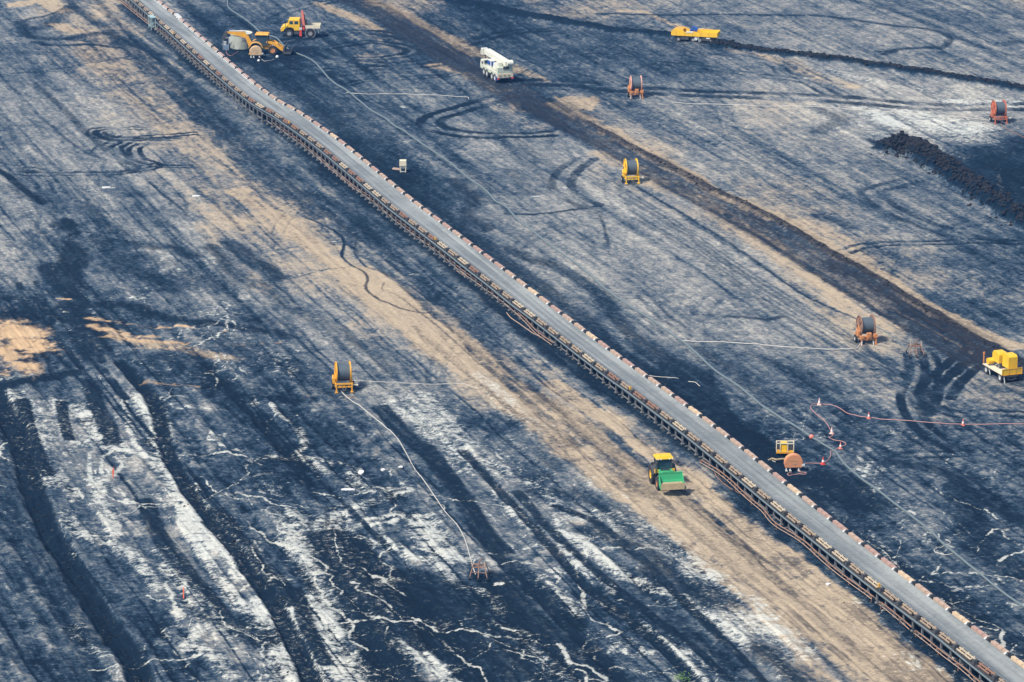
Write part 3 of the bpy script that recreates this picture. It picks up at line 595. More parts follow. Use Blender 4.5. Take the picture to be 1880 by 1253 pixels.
wm = g.sst(g.math('ADD', g.math('ADD', W_, cen(n1, 1.5)), g.math('ADD', cen(n2, 1.6), cen(n5, .6))), .28, .76)
wm = g.math('MAXIMUM', wm, g.math('MULTIPLY', .9, g.sst(g.math('ADD', g.math('ADD', sb_.outputs[2], cen(n5, .5)), g.math('ADD', cen(n1, 1.1), cen(n2, 1.5))), .34, .74)))
c1_ = g.mix(g.math('MULTIPLY', wm, .90), c1_, g.mix(n4, (.56, .55, .47), (.44, .48, .47)))
g.l(c1_, g.b.inputs['Base Color']); g.b.inputs['Roughness'].default_value = .9; g.b.inputs['Specular IOR Level'].default_value = .08
bp = g.n('ShaderNodeBump'); bp.inputs['Strength'].default_value = .9; bp.inputs['Distance'].default_value = .22
g.l(g.math('ADD', n1, g.math('MULTIPLY', n2, .5)), bp.inputs['Height']); g.l(bp.outputs[0], g.b.inputs['Normal'])
me.materials.append(g.m)
floor = bpy.data.objects.new('ground', me); scene.collection.objects.link(floor); floor['kind'] = 'structure'

_mats = {}
def paint(name, col, rough=.5, dirt=.35, metal=0.0, dirtcol=(.12, .105, .09), scale=1.4):
    if name in _mats: return _mats[name]
    k = NT(name); t = k.n('ShaderNodeTexCoord').outputs['Object']
    a = k.noise(t, scale, 6, .7); b = k.noise(t, scale * 6, 3, .6)
    f = k.math('MULTIPLY', k.sst(k.math('ADD', k.math('MULTIPLY', a, .7), k.math('MULTIPLY', b, .3)), .40, .68), dirt)
    lo = tuple(c * .82 for c in col)
    k.l(k.mix(f, k.mix(b, lo, col), dirtcol), k.b.inputs['Base Color']); k.b.inputs['Metallic'].default_value = metal
    k.l(k.math('ADD', k.math('MULTIPLY', f, .5), rough, clamp=True), k.b.inputs['Roughness'])
    _mats[name] = k.m; return k.m
YEL = paint('yellow_paint', (.84, .50, .012), .45, .25)
YELO = paint('warm_yellow_paint', (.78, .38, .02), .45, .3)
DIRTYEL = paint('dusty_yellow_paint', (.72, .42, .10), .6, .45)
ORG = paint('faded_orange_paint', (.62, .25, .08), .7, .5)
RST = paint('rust_red_paint', (.50, .13, .06), .7, .45)
RUSTY = paint('rusty_steel', (.27, .15, .10), .85, .5, scale=3)
WHT = paint('white_paint', (.66, .67, .58), .4, .12)
MINT = paint('pale_mint_paint', (.55, .60, .48), .45, .15)
CREAM = paint('cream_paint', (.70, .64, .48), .6, .25)
RED = paint('red_paint', (.70, .07, .05), .4, .2)
PINK = paint('faded_red_paint', (.68, .20, .15), .5, .25)
GREEN = paint('green_paint', (.04, .42, .17), .45, .25)
BUCKDIRT = paint('worn_muddy_steel', (.40, .31, .18), .8, .5, scale=4)
BLK = paint('black_rubber', (.018, .019, .021), .85, .3, dirtcol=(.07, .07, .07))
DGREY = paint('dark_grey_steel', (.05, .055, .062), .6, .3)
GREY = paint('grey_steel', (.30, .32, .34), .5, .3)
LGREY = paint('pale_grey_steel', (.55, .58, .58), .5, .25)
GRGREEN = paint('grey_green_concrete', (.42, .47, .42), .8, .4)
GLASS = paint('dark_window_glass', (.03, .06, .09), .08, .05)
HOSEB = paint('blue_grey_hose', (.085, .12, .15), .55, .2)
PIPE = paint('blue_grey_pipe', (.13, .175, .195), .5, .3)
HOSEW = paint('white_hose', (.50, .49, .45), .6, .2)
HOSEP = paint('red_cable_sheath', (.40, .22, .21), .5, .2)
kb = NT('rubber_belt_blue_grey'); tcb = kb.n('ShaderNodeTexCoord').outputs['Object']
mb1 = kb.n('ShaderNodeMapping'); mb1.inputs['Rotation'].default_value = (0, 0, -DIR); kb.l(tcb, mb1.inputs[0]); mb2 = kb.n('ShaderNodeMapping'); mb2.inputs['Scale'].default_value = (1.6, .03, 1); kb.l(mb1.outputs[0], mb2.inputs[0])
s1_ = kb.noise(mb2.outputs[0], 1.0, 5, .6); s2_ = kb.noise(tcb, 2.2, 6, .7); s3_ = kb.noise(tcb, .12, 3, .6)
kb.l(kb.mix(kb.sst(kb.math('ADD', kb.math('ADD', kb.math('MULTIPLY', s1_, .5), kb.math('MULTIPLY', s2_, .25)), kb.math('MULTIPLY', s3_, .25)), .40, .60), (.115, .132, .136), (.235, .252, .246)), kb.b.inputs['Base Color'])
kb.b.inputs['Roughness'].default_value = .65; BELT = kb.m
COVER = paint('weathered_pink_tan_cover', (.46, .33, .25), .7, .35, scale=2)
BARTAN = paint('weathered_tan_steel', (.36, .28, .20), .7, .45, scale=2)
BLUE = paint('blue_plastic', (.02, .08, .32), .4, .1)
TEAL = paint('pale_teal_paint', (.34, .50, .52), .5, .25)
SAND = paint('sandy_orange_board', (.62, .44, .25), .75, .25)
SALM = paint('salmon_orange_plastic', (.62, .27, .13), .6, .25)
WHITEP = paint('white_plastic', (.72, .72, .70), .4, .05)
LEAF = paint('green_leaf', (.10, .20, .03), .7, .1)

# ------------------------------------------------------------------ mesh helpers
class MB:
    def __init__(s): s.v = []; s.f = []
    def add(s, vs, fs):
        b = len(s.v); s.v += [tuple(p) for p in vs]; s.f += [tuple(b + i for i in f) for f in fs]; return s
    def box(s, c, d, R=None, taper=1.0, shift=(0, 0)):
        vs = []
        for z in (-1, 1):
            k = taper if z > 0 else 1.0; ox, oy = (shift if z > 0 else (0, 0))
            for x, y in ((-1, -1), (1, -1), (1, 1), (-1, 1)):
                p = Vector((x * d[0] / 2 * k + ox, y * d[1] / 2 * k + oy, z * d[2] / 2))
                if R: p = R @ p
                vs.append(p + Vector(c))
        return s.add(vs, [(0, 3, 2, 1), (4, 5, 6, 7), (0, 1, 5, 4), (1, 2, 6, 5), (2, 3, 7, 6), (3, 0, 4, 7)])
    def cyl(s, a, b, r, r2=None, n=14, cap=True):
        a = Vector(a); b = Vector(b); r2 = r if r2 is None else r2; d = (b - a).normalized()
        u = d.orthogonal().normalized(); w_ = d.cross(u); vs = []
        for p, rr in ((a, r), (b, r2)):
            for i in range(n):
                t = 2 * math.pi * i / n; vs.append(p + (u * math.cos(t) + w_ * math.sin(t)) * rr)
        fs = [(i, (i + 1) % n, n + (i + 1) % n, n + i) for i in range(n)]
        if cap: fs += [tuple(range(n - 1, -1, -1)), tuple(range(n, 2 * n))]
        return s.add(vs, fs)
    def ring(s, a, b, ro, ri, n=24):
        a = Vector(a); b = Vector(b); d = (b - a).normalized(); u = d.orthogonal().normalized(); w_ = d.cross(u); vs = []
        for p, rr in ((a, ro), (b, ro), (b, ri), (a, ri)):
            for i in range(n):
                t = 2 * math.pi * i / n; vs.append(p + (u * math.cos(t) + w_ * math.sin(t)) * rr)
        fs = []
        for k in range(4):
            for i in range(n):
                j = (i + 1) % n; k2 = (k + 1) % 4; fs.append((k * n + i, k * n + j, k2 * n + j, k2 * n + i))
        return s.add(vs, fs)
    def tube(s, pts, r, n=8):
        pts = [Vector(p) for p in pts]; vs = []; fs = []; up = Vector((0, 0, 1))
        for i, p in enumerate(pts):
            d = (pts[min(i + 1, len(pts) - 1)] - pts[max(i - 1, 0)]).normalized()
            u = d.cross(up); u = u.normalized() if u.length > 1e-3 else Vector((1, 0, 0)); w_ = u.cross(d)
            for k in range(n):
                t = 2 * math.pi * k / n; vs.append(p + (u * math.cos(t) + w_ * math.sin(t)) * r)
        for i in range(len(pts) - 1):
            for k in range(n):
                j = (k + 1) % n; fs.append((i * n + k, i * n + j, (i + 1) * n + j, (i + 1) * n + k))
        fs += [tuple(range(n - 1, -1, -1)), tuple(range((len(pts) - 1) * n, len(pts) * n))]
        return s.add(vs, fs)
    def beam(s, a, b, w_=.08): return s.cyl(a, b, w_ / 2 * 1.3, n=4)
    def prism(s, poly, axis, a, b):
        """poly of (p,q); axis x: (y,z) outline swept in x; axis y: (x,z) outline; axis z: (x,y) outline"""
        n = len(poly); vs = []
        for t in (a, b):
            for p, q_ in poly: vs.append({'x': (t, p, q_), 'y': (p, t, q_), 'z': (p, q_, t)}[axis])
        return s.add(vs, [(i, (i + 1) % n, n + (i + 1) % n, n + i) for i in range(n)] + [tuple(range(n - 1, -1, -1)), tuple(range(n, 2 * n))])
    def mesh(s, name, mat, smooth=False):
        m = bpy.data.meshes.new(name); m.from_pydata(s.v, [], s.f); m.update(); m.materials.append(mat)
        import bmesh
        b = bmesh.new(); b.from_mesh(m); bmesh.ops.recalc_face_normals(b, faces=b.faces); b.to_mesh(m); b.free()
        if smooth:
            for p in m.polygons: p.use_smooth = len(p.vertices) == 4
        return m
    def obj(s, name, mat, parent=None, bevel=0.0, smooth=False):
        o = bpy.data.objects.new(name, s.mesh(name, mat, smooth)); scene.collection.objects.link(o); o.parent = parent
        if bevel:
            b = o.modifiers.new('bevel', 'BEVEL'); b.width = bevel; b.segments = 2; b.limit_method = 'ANGLE'
        return o
def tag(o, label, cat, group=None):
    o['label'] = label; o['category'] = cat
    if group: o['group'] = group
    return o
def thing(name, px, py, rz, label, cat, group=None, z=0.0):
    o = bpy.data.objects.new(name, None); scene.collection.objects.link(o); o.empty_display_size = .5
    p = G(px, py, 0); o.location = (p.x, p.y, z); o.rotation_euler = (0, 0, math.radians(rz)); return tag(o, label, cat, group)
def wheel(parent, x, y, r, wdt, rimmat, side='y', tyremat=None, hub=.55):
    """a wheel standing on the ground, its axle along y or x; sub-parts tyre and rim"""
    a, b = ((x, y - wdt / 2, r), (x, y + wdt / 2, r)) if side == 'y' else ((x - wdt / 2, y, r), (x + wdt / 2, y, r))
    t = MB(); t.ring(a, b, r, r * hub, 22)
    n = 20; ax = Vector(b) - Vector(a); c = (Vector(a) + Vector(b)) / 2
    for i in range(n):                                                    # tread blocks
        an = 2 * math.pi * i / n
        rad = Vector((math.cos(an), 0, math.sin(an))) if side == 'y' else Vector((0, math.cos(an), math.sin(an)))
        R = Matrix((rad, ax.normalized(), rad.cross(ax.normalized()))).transposed()
        t.box(c + rad * (r - .01), (.06, wdt * .98, .10), R)
    o = t.obj('wheel', tyremat or BLK, parent)
    d = ax.normalized(); rm = MB(); rm.cyl(Vector(a) + d * wdt * .18, Vector(b) - d * wdt * .18, r * hub * 1.01, n=20)
    for e, sg in ((a, 1), (b, -1)): rm.ring(Vector(e) + d * sg * .02, Vector(e) + d * sg * wdt * .2, r * hub * 1.02, r * hub * .8, 20); rm.cyl(Vector(e) + d * sg * .03, Vector(e) + d * sg * wdt * .25, r * .16, n=10)
    rm.obj('rim', rimmat, o); return o
def fz(x, y):
    """height of the pit floor at a world point"""
    j = int(np.clip(np.searchsorted(Yf, y), 1, len(Yf) - 1)); u = x / (Yf[j] * CP + CAMH * SP); i = int(np.clip(np.searchsorted(ux, u), 1, len(ux) - 1))
    return float(Hh[j, i])
def line(name, r, pts, mat, label, cat, group=None, n=6, lift=.0):
    wp = world_poly(pts, n); out = []
    for p, q_ in zip(wp[:-1], wp[1:]):
        k = max(1, int(np.linalg.norm(q_ - p) / .8))
        for i in range(k): out.append(p + (q_ - p) * i / k)
    out.append(wp[-1]); zs = np.array([fz(*p) for p in out])
    zs = np.maximum(zs, np.convolve(np.pad(zs, 2, 'edge'), np.ones(5) / 5, 'valid'))
    r = r * .72 if name in ('hose', 'cable') else r
    o = MB().tube([(p[0], p[1], z + r * .8 + lift) for p, z in zip(out, zs)], r, 7).obj(name, mat, None, smooth=True)
    return tag(o, label, cat, group)
# ------------------------------------------------------------------ the belt conveyor
BELTZ = 1.65
def extra_h(py): t = min(1, max(0, (640 - py) / 400)); return .62 * t * t * (3 - 2 * t)   # the belt stands higher at its far end
CPTS = [(150,-102),(268,0),(457,163),(530,212),(613,272),(741,376),(843,455),(1006,578),(1134,676),(1313,812),(1502,964),(1655,1086),(1834,1222),(2010,1356)]
cw = [np.array(ground_xy(px, py, BELTZ + extra_h(py))) for px, py in CPTS]
def dense(pl, step):
    sp = smooth_poly(pl, 10); out = [sp[0]]; acc = 0
    for p, q_ in zip(sp[:-1], sp[1:]):
        d = np.linalg.norm(q_ - p)
        while acc + d >= step:
            k = (step - acc) / d; p = p + (q_ - p) * k; out.append(p); d = np.linalg.norm(q_ - p); acc = 0
        acc += d
    return out
cpath = dense(cw, .5)
# the ground rolls slightly, and the belt with it
YREF = [(ground_xy(940, q_)[1], extra_h(q_)) for q_ in range(1300, -200, -20)]
def xh(i): return float(np.interp(cpath[i][1], [q_[0] for q_ in YREF], [q_[1] for q_ in YREF]))
def rollz(i): return xh(i) + .10 * math.sin(i * .045) + .08 * math.sin(i * .019 + 1)
conv = bpy.data.objects.new('belt_conveyor', None); scene.collection.objects.link(conv)
conv.location = (cpath[len(cpath) // 2][0], cpath[len(cpath) // 2][1], 0); tag(conv, 'long grey belt conveyor with pinkish idler covers crossing the whole coal pit', 'conveyor')
org = conv.location.copy()
def frame(i):
    p = cpath[i]; a = cpath[max(i - 2, 0)]; b = cpath[min(i + 2, len(cpath) - 1)]; t = a - b; t /= np.linalg.norm(t)   # t points away from camera
    return p, t, np.array([t[1], -t[0]])                                  # n points to the right
def sweep(name, prof, mat, step=2, wob=None, smooth=False, closed=True):
    vs = []; fs = []; ids = list(range(0, len(cpath), step)); n = len(prof)
    for k, i in enumerate(ids):
        p, t, nn = frame(i); z0 = rollz(i); ox, oz = wob(i) if wob else (0, 0)
        for cx_, cz_ in prof: q_ = p + nn * (cx_ + ox); vs.append((q_[0] - org.x, q_[1] - org.y, cz_ + z0 + oz))
    for k in range(len(ids) - 1):
        for j in range(n if closed else n - 1):
            j2 = (j + 1) % n; fs.append((k * n + j, k * n + j2, (k + 1) * n + j2, (k + 1) * n + j))
    return MB().add(vs, fs).obj(name, mat, conv, smooth=smooth)
sweep('belt', [(-1.40, BELTZ + .16), (-.75, BELTZ - .10), (.75, BELTZ - .10), (1.40, BELTZ + .16), (1.40, BELTZ + .12), (.75, BELTZ - .14), (-.75, BELTZ - .14), (-1.40, BELTZ + .12)], BELT)
sweep('return_belt', [(-1.35, .62), (1.35, .62), (1.35, .58), (-1.35, .58)], DGREY)  # return strand, its dark sheet also placed to block light under the belt
sweep('stringer', [(-1.72, 1.36), (-1.58, 1.36), (-1.58, 1.12), (-1.72, 1.12)], DGREY)
sweep('stringer', [(1.58, 1.36), (1.72, 1.36), (1.72, 1.12), (1.58, 1.12)], GREY)
rr = random.Random(4)
wobs = [rr.uniform(-.12, .04) for _ in range(400)]
def cabwob(i):
    k = i / 16.0; j = int(k); f = k - j; f = f * f * (3 - 2 * f)
    return 0, wobs[j % 400] * (1 - f) + wobs[(j + 1) % 400] * f
sweep('water_pipe', [(-1.98 + .09 * math.cos(a), 1.34 + .09 * math.sin(a)) for a in [k * math.pi / 4 for k in range(8)]], PIPE, 2, cabwob, True)
MOD = 8                                                                   # 8 x 0.5 m steps: one 4 m section
def cover_mesh(seed, mat):
    r_ = random.Random(seed); m = MB()
    for k in range(3):
        y = -1.28 + k * 1.12; m.box((1.70, y, 1.88), (.38 + r_.uniform(-.04, .04), 1.07, .24), taper=.93)
    m.box((1.66, -.15, 1.62), (.34, 3.3, .26))
    return m.mesh('idler_cover', mat)
covers = [cover_mesh(1, COVER), cover_mesh(2, paint('weathered_buff_cover', (.62, .47, .31), .7, .4, scale=2)), cover_mesh(3, paint('weathered_brown_cover', (.42, .27, .22), .7, .4, scale=2))]
def bar_mesh(seed, mat):
    r_ = random.Random(seed); m = MB()
    m.box((-1.55, -.1, 1.74), (.13, 3.2, .12))
    for k in range(3): m.cyl((-1.72, -1.25 + k * 1.15, 1.66), (-1.38, -1.25 + k * 1.15, 1.80), .07, n=6)
    m.box((-1.76, .2, 1.58), (.12, 2.6 + r_.uniform(-.6, .3), .12))
    return m.mesh('idler_bar', mat)
bars = [bar_mesh(1, BARTAN), bar_mesh(2, paint('weathered_light_tan_steel', (.52, .44, .32), .7, .5, scale=2)), bar_mesh(3, RUSTY)]
bk = MB()
bk.box((1.62, -1.9, 1.70), (.34, .26, .74))
brackets = bk.mesh('roller_bracket', DGREY)
rl = MB()
for y in (-1.9,): rl.cyl((1.30, y + .30, 1.80), (1.62, y + .30, 1.98), .11, n=10)
rollers = rl.mesh('roller', LGREY)
rl2 = MB()
for y in (-1.6, -.9, -.2, .5, 1.2): rl2.cyl((1.24, y, 1.76), (1.56, y, 1.96), .06, n=8)
rl2.box((1.56, -.2, 1.94), (.05, 3.0, .06)); rollers2 = rl2.mesh('roller', WHITEP)
lg = MB()
for y in (-1.0, 1.0):
    for x in (-1.66, 1.66):
        lg.box((x, y, .65), (.16, .16, 1.05)); lg.box((x, y, .10), (.34, .34, .12))
    lg.box((0, y, 1.20), (3.3, .12, .14))
lg.box((-1.66, 0.0, .36), (.10, 2.0, .10)); lg.box((-1.90, 1.0, .44), (.55, .12, .10))
for x in (-1.66, 1.66): lg.box((x, 0, 1.02), (.12, 3.9, .16))
legs = lg.mesh('support_frame', paint('dusty_grey_steel', (.17, .18, .19), .6, .4))
flag = MB().box((-1.72, -1.5, 1.9), (.20, .26, .36)).mesh('marker_box', paint('dull_amber', (.62, .36, .07), .6, .4))
def cpart(name, mesh, i, dz=0):
    p, t, nn = frame(i); o = bpy.data.objects.new(name, mesh); scene.collection.objects.link(o); o.parent = conv
    o.location = (p[0] - org.x, p[1] - org.y, rollz(i) + dz); o.rotation_euler = (0, 0, math.atan2(-t[0], t[1])); return o
hb = MB()
hb.box((-1.62, -1.8, 1.52), (.40, .42, .46)); hbm = hb.mesh('bearing_block', DGREY)
nmod = 0
for i in range(4, len(cpath) - 4, MOD):
    p = cpath[i]; nmod += 1; far = p[1] > 520
    cpart('idler_cover', covers[rr.choices((0, 1, 2), (4, 2, 4) if not far else (3, 1, 6))[0]], i); cpart('idler_bar', bars[rr.choices((0, 1, 2), (6, 3, 2))[0]], i)
    cpart('roller_bracket', brackets, i); cpart('bearing_block', hbm, i); o = cpart('support_frame', legs, i); k_ = 1 + rollz(i) / 1.25; o.location.z = 0; o.scale = (1, 1, k_)
    cpart('roller', rollers2 if 560 < p[1] < 650 and rr.random() < .85 else rollers, i)
    if nmod % 17 == 4: cpart('marker_box', flag, i)
print('conveyor sections', nmod)
gx = G(318, 62)
ib = min(range(len(cpath)), key=lambda k: abs(cpath[k][1] - gx.y - 2))
ag = MB()
for y in (-.9, .9):
    for x in (-2.0, -2.7): ag.box((x, y, 1.0), (.12, .12, 2.0))
    ag.box((-2.35, y, .55), (.8, .1, .1)); ag.box((-2.35, y, 1.1), (.8, .1, .1))
ag.box((-2.35, 0, 1.98), (.85, 2.1, .10)); ag.box((-2.7, 0, .5), (.08, 1.9, .10))
cpart('access_frame', ag.mesh('access_frame', TEAL), ib)
cov = MB().box((1.72, 0, 2.05), (.60, 3.4, .30), taper=.8); cpart('roof_panel', cov.mesh('roof_panel', LGREY), ib + 2)

# rusty pipe carried on short posts along the near side, in four lengths
RP = [[(205,-14),(222,0),(275,43),(314,69),(357,107),(398,143),(434,171),(480,201),(506,225),(549,258),(583,286),(623,319),(649,341),(690,369),(738,410),(787,445),(817,468),(846,494),(894,528),(940,563),(968,590),(990,612),(1016,630)],
      [(1287,845),(1328,870),(1364,903),(1400,934),(1425,961),(1477,994),(1522,1035),(1579,1078),(1604,1096)],
      [(1617,1106),(1647,1129),(1673,1152)], [(1681,1158),(1732,1198),(1778,1234),(1840,1290)]]
RPL = ['rusty brown pipe on low posts along the far half of the conveyor', 'rusty pipe on low posts starting beside the green tractor', 'short rusty pipe length between two longer ones by the conveyor', 'rusty pipe on low posts in the bottom right corner']
for pts, lb in zip(RP, RPL):
    e = thing('pipe_rail', pts[len(pts) // 2][0], pts[len(pts) // 2][1], 0, lb, 'pipe', 'rusty pipe lengths beside the conveyor'); o3 = e.location
    wp = world_poly([(x, y + .62 * .95 * scale_at(y)) for x, y in pts], 5); rz = random.Random(9)
    P3 = [Vector((p[0] - o3.x, p[1] - o3.y, .62 + .02 * math.sin(k * .9))) for k, p in enumerate(wp)]
    MB().tube(P3, .06, 7).obj('pipe', RUSTY, e, smooth=True)
    MB().tube([p + Vector((-.20, -.05, -.20)) for p in P3], .035, 6).obj('cable', COVER, e, smooth=True)
    acc = 9; first = None; cnt = 0
    for a, b in zip(P3[:-1], P3[1:]):
        acc += (b - a).length
        if acc > 3.9 and cnt < 95:
            acc = 0; cnt += 1
            if first is None:
                m = MB().box((0, 0, -.36), (.10, .10, .66)); m.box((0, 0, -.08), (.34, .10, .08)); first = m.mesh('post', RUSTY)
            o = bpy.data.objects.new('post', first); scene.collection.objects.link(o); o.parent = e; o.location = a

# ------------------------------------------------------------------ hose reel trailers
def hose_reel(px, py, rz, body, label, variant=0, k=1.0, flange=None):
    e = thing('hose_reel', px, py, rz, label, 'hose reel', 'hose reels standing on the pit floor'); e.scale = (k, k, k)
    fl = flange or body; zc = 2.0
    for s in (-1, 1):
        m = MB(); m.ring((s * .70, 0, zc), (s * .76, 0, zc), 1.18, 1.02, 32); m.cyl((s * .71, 0, zc), (s * .75, 0, zc), 1.05, n=32)
        for q_ in range(8):
            an = q_ * math.pi / 4; m.beam((s * .80, .12 * math.cos(an), zc + .12 * math.sin(an)), (s * .80, 1.05 * math.cos(an), zc + 1.05 * math.sin(an)), .09)
        m.ring((s * .70, 0, zc), (s * .84, 0, zc), 1.20, 1.13, 32)
        m.obj('flange', fl, e)
    d = MB(); d.cyl((-.68, 0, zc), (.68, 0, zc), .86, n=32)
    for q_ in range(11): d.ring((-.66 + q_ * .125, 0, zc), (-.66 + q_ * .125 + .10, 0, zc), .93, .80, 32)
    d.obj('hose_coil', HOSEB, e)
    MB().cyl((-1.05, 0, zc), (1.05, 0, zc), .12).obj('axle', DGREY, e)
    f = MB()
    for s in (-1, 1):
        f.beam((s * .92, -.95, .72), (s * .92, 0, zc + .1), .13); f.beam((s * .92, .95, .72), (s * .92, 0, zc + .1), .13)
        f.box((s * .92, 0, .70), (.14, 2.5, .16)); f.beam((s * .92, -.5, 1.3), (s * .92, .5, 1.3), .08)
    f.box((0, -1.22, .98), (2.0, .16, .16)); f.box((0, -1.22, .62), (1.9, .12, .12)); f.box((0, 1.22, .70), (1.9, .14, .14))
    for x in (-.55, 0, .55): f.box((x, -1.20, .80), (.10, .10, .34))
    f.beam((-.9, -1.2, .62), (.9, -1.2, .98), .07)
    f.obj('frame', body, e)
    for s in (-1, 1):
        l = MB(); l.box((s * .86, -1.28, .46), (.15, .15, .90), taper=.8); l.box((s * .86, -1.30, .06), (.32, .34, .10)); l.obj('stabiliser_leg', body, e)
    for s in (-1, 1): wheel(e, s * 1.12, .25, .42, .26, LGREY, 'x')
    h = MB(); h.box((-1.10, -.55, 1.25), (.24, .55, .62)); h.cyl((-1.12, -.2, 1.75), (-1.12, -.55, 1.25), .12); h.obj('drive_gearbox', body, e)
    if variant == 0:
        a = MB(); a.beam((.92, -1.2, .85), (1.45, -1.1, .78), .13); a.box((1.45, -1.1, .78), (.22, .22, .16)); a.obj('crank_arm', CREAM, e)
        a = MB(); a.beam((-.3, -1.25, .6), (0, -1.9, .35), .1); a.beam((.3, -1.25, .6), (0, -1.9, .35), .1); a.obj('tow_bar', DGREY, e)
    else:
        a = MB(); a.box((0, -1.30, 1.12), (.52, .40, .62)); a.box((.0, -1.52, 1.12), (.26, .06, .30)); a.box((.80, -1.25, 1.05), (.42, .36, .42)); a.box((-.76, -1.25, .95), (.30, .30, .34)); a.box((0, -1.27, .98), (1.4, .08, .08)); a.obj('gear_housing', body, e)
        a = MB(); a.beam((-.84, -1.3, .5), (-.95, -1.6, .03), .08); a.beam((.5, -1.3, .5), (.5, -1.6, .03), .08); a.obj('prop', LGREY, e)
    return e
# ------------------------------------------------------------------ vehicles
def backhoe(px, py, rz):
    e = thing('backhoe_loader', px, py, rz, 'dusty yellow backhoe loader with folded digging arm beside the round grey tank', 'backhoe'); e.scale = (1.15,) * 3
    for x, r, wd in ((-1.15, .80, .5), (1.15, .60, .4)):
        for y in (-.85, .85): wheel(e, x, y, r, wd, ORG if r < .7 else DIRTYEL, 'y', hub=.58)
    b = MB(); b.prism([(-1.9, .75), (-1.9, 1.15), (-.4, 1.3), (.45, 1.30), (.5, 1.55), (1.75, 1.40), (1.95, 1.1), (1.95, .65)], 'y', -.52, .52); b.obj('body', YELO, e, .04)
    for y in (-1.02, 1.02):
        f = MB(); pts = [(-1.15 + 1.02 * math.cos(t), .78 + .98 * math.sin(t)) for t in [math.pi * (.06 + .88 * k / 10) for k in range(11)]]
        pts2 = [(-1.15 + .93 * math.cos(t), .78 + .88 * math.sin(t)) for t in [math.pi * (.94 - .88 * k / 10) for k in range(11)]]
        f.prism(pts + pts2, 'y', y - .3, y + .3); f.obj('fender', DIRTYEL, e)
    c = MB()
    for x in (-1.15, .45):
        for y in (-.72, .72): c.box((x * (.93 if x > 0 else 1), y, 1.95), (.09, .09, 1.45))
    c.box((-.35, 0, 1.30), (1.6, 1.5, .14)); c.obj('cab', DGREY, e)
    MB().box((-.35, 0, 1.98), (1.46, 1.36, 1.30)).obj('window', GLASS, e)
    MB().box((-.35, 0, 2.72), (1.95, 1.75, .16), taper=.9).obj('cab_roof', YELO, e, .04)
    for y in (-.62, .62):
        a = MB(); a.prism([(.2, 1.60), (.35, 1.85), (1.35, 1.65), (2.35, .95), (2.70, .55), (2.55, .42), (2.15, .62), (1.3, 1.30)], 'y', y - .09, y + .09); a.obj('loader_arm', YELO, e)
        MB().cyl((1.0, y, 1.25), (2.1, y, 1.05), .06).obj('hydraulic_ram', LGREY, e)
    k = MB(); k.prism([(2.55, .25), (2.60, .95), (2.75, 1.20), (2.95, 1.35), (2.82, 1.0), (2.78, .45), (3.55, .30), (3.75, .90), (3.85, .86), (3.62, .15), (2.7, .12)], 'y', -1.15, 1.15); k.obj('front_bucket', DGREY, e)
    m = MB(); m.prism([(-1.75, .70), (-2.1, .62), (-2.75, 2.30), (-2.55, 2.45), (-2.25, 2.35), (-1.6, 1.1)], 'y', -.16, .16); m.obj('boom', YELO, e)
    m = MB(); m.prism([(-2.35, 2.35), (-2.65, 2.10), (-5.2, 2.74), (-5.25, 2.90), (-2.8, 2.92)], 'y', -.13, .13); m.obj('dipper_arm', YELO, e)
    MB().cyl((-2.6, 0, 3.02), (-4.9, 0, 3.02), .07).obj('hydraulic_ram', LGREY, e)
    MB().cyl((-1.75, 0, 1.35), (-2.35, 0, 2.2), .07).obj('hydraulic_ram', LGREY, e)
    m = MB(); m.prism([(-5.15, 2.9), (-5.45, 2.95), (-5.7, 2.6), (-5.95, 2.0), (-5.6, 1.75), (-5.35, 2.2), (-5.1, 2.5)], 'y', -.35, .35); m.obj('digging_bucket', DGREY, e)
    for y in (-.85, .85):
        m = MB(); m.box((-1.95, y, .55), (.16, .16, .95)); m.box((-1.95, y, .06), (.4, .4, .08)); m.obj('stabiliser_leg', YELO, e)
    MB().box((-.35, .4, 2.85), (.14, .14, .12)).obj('beacon', ORG, e)
    return e
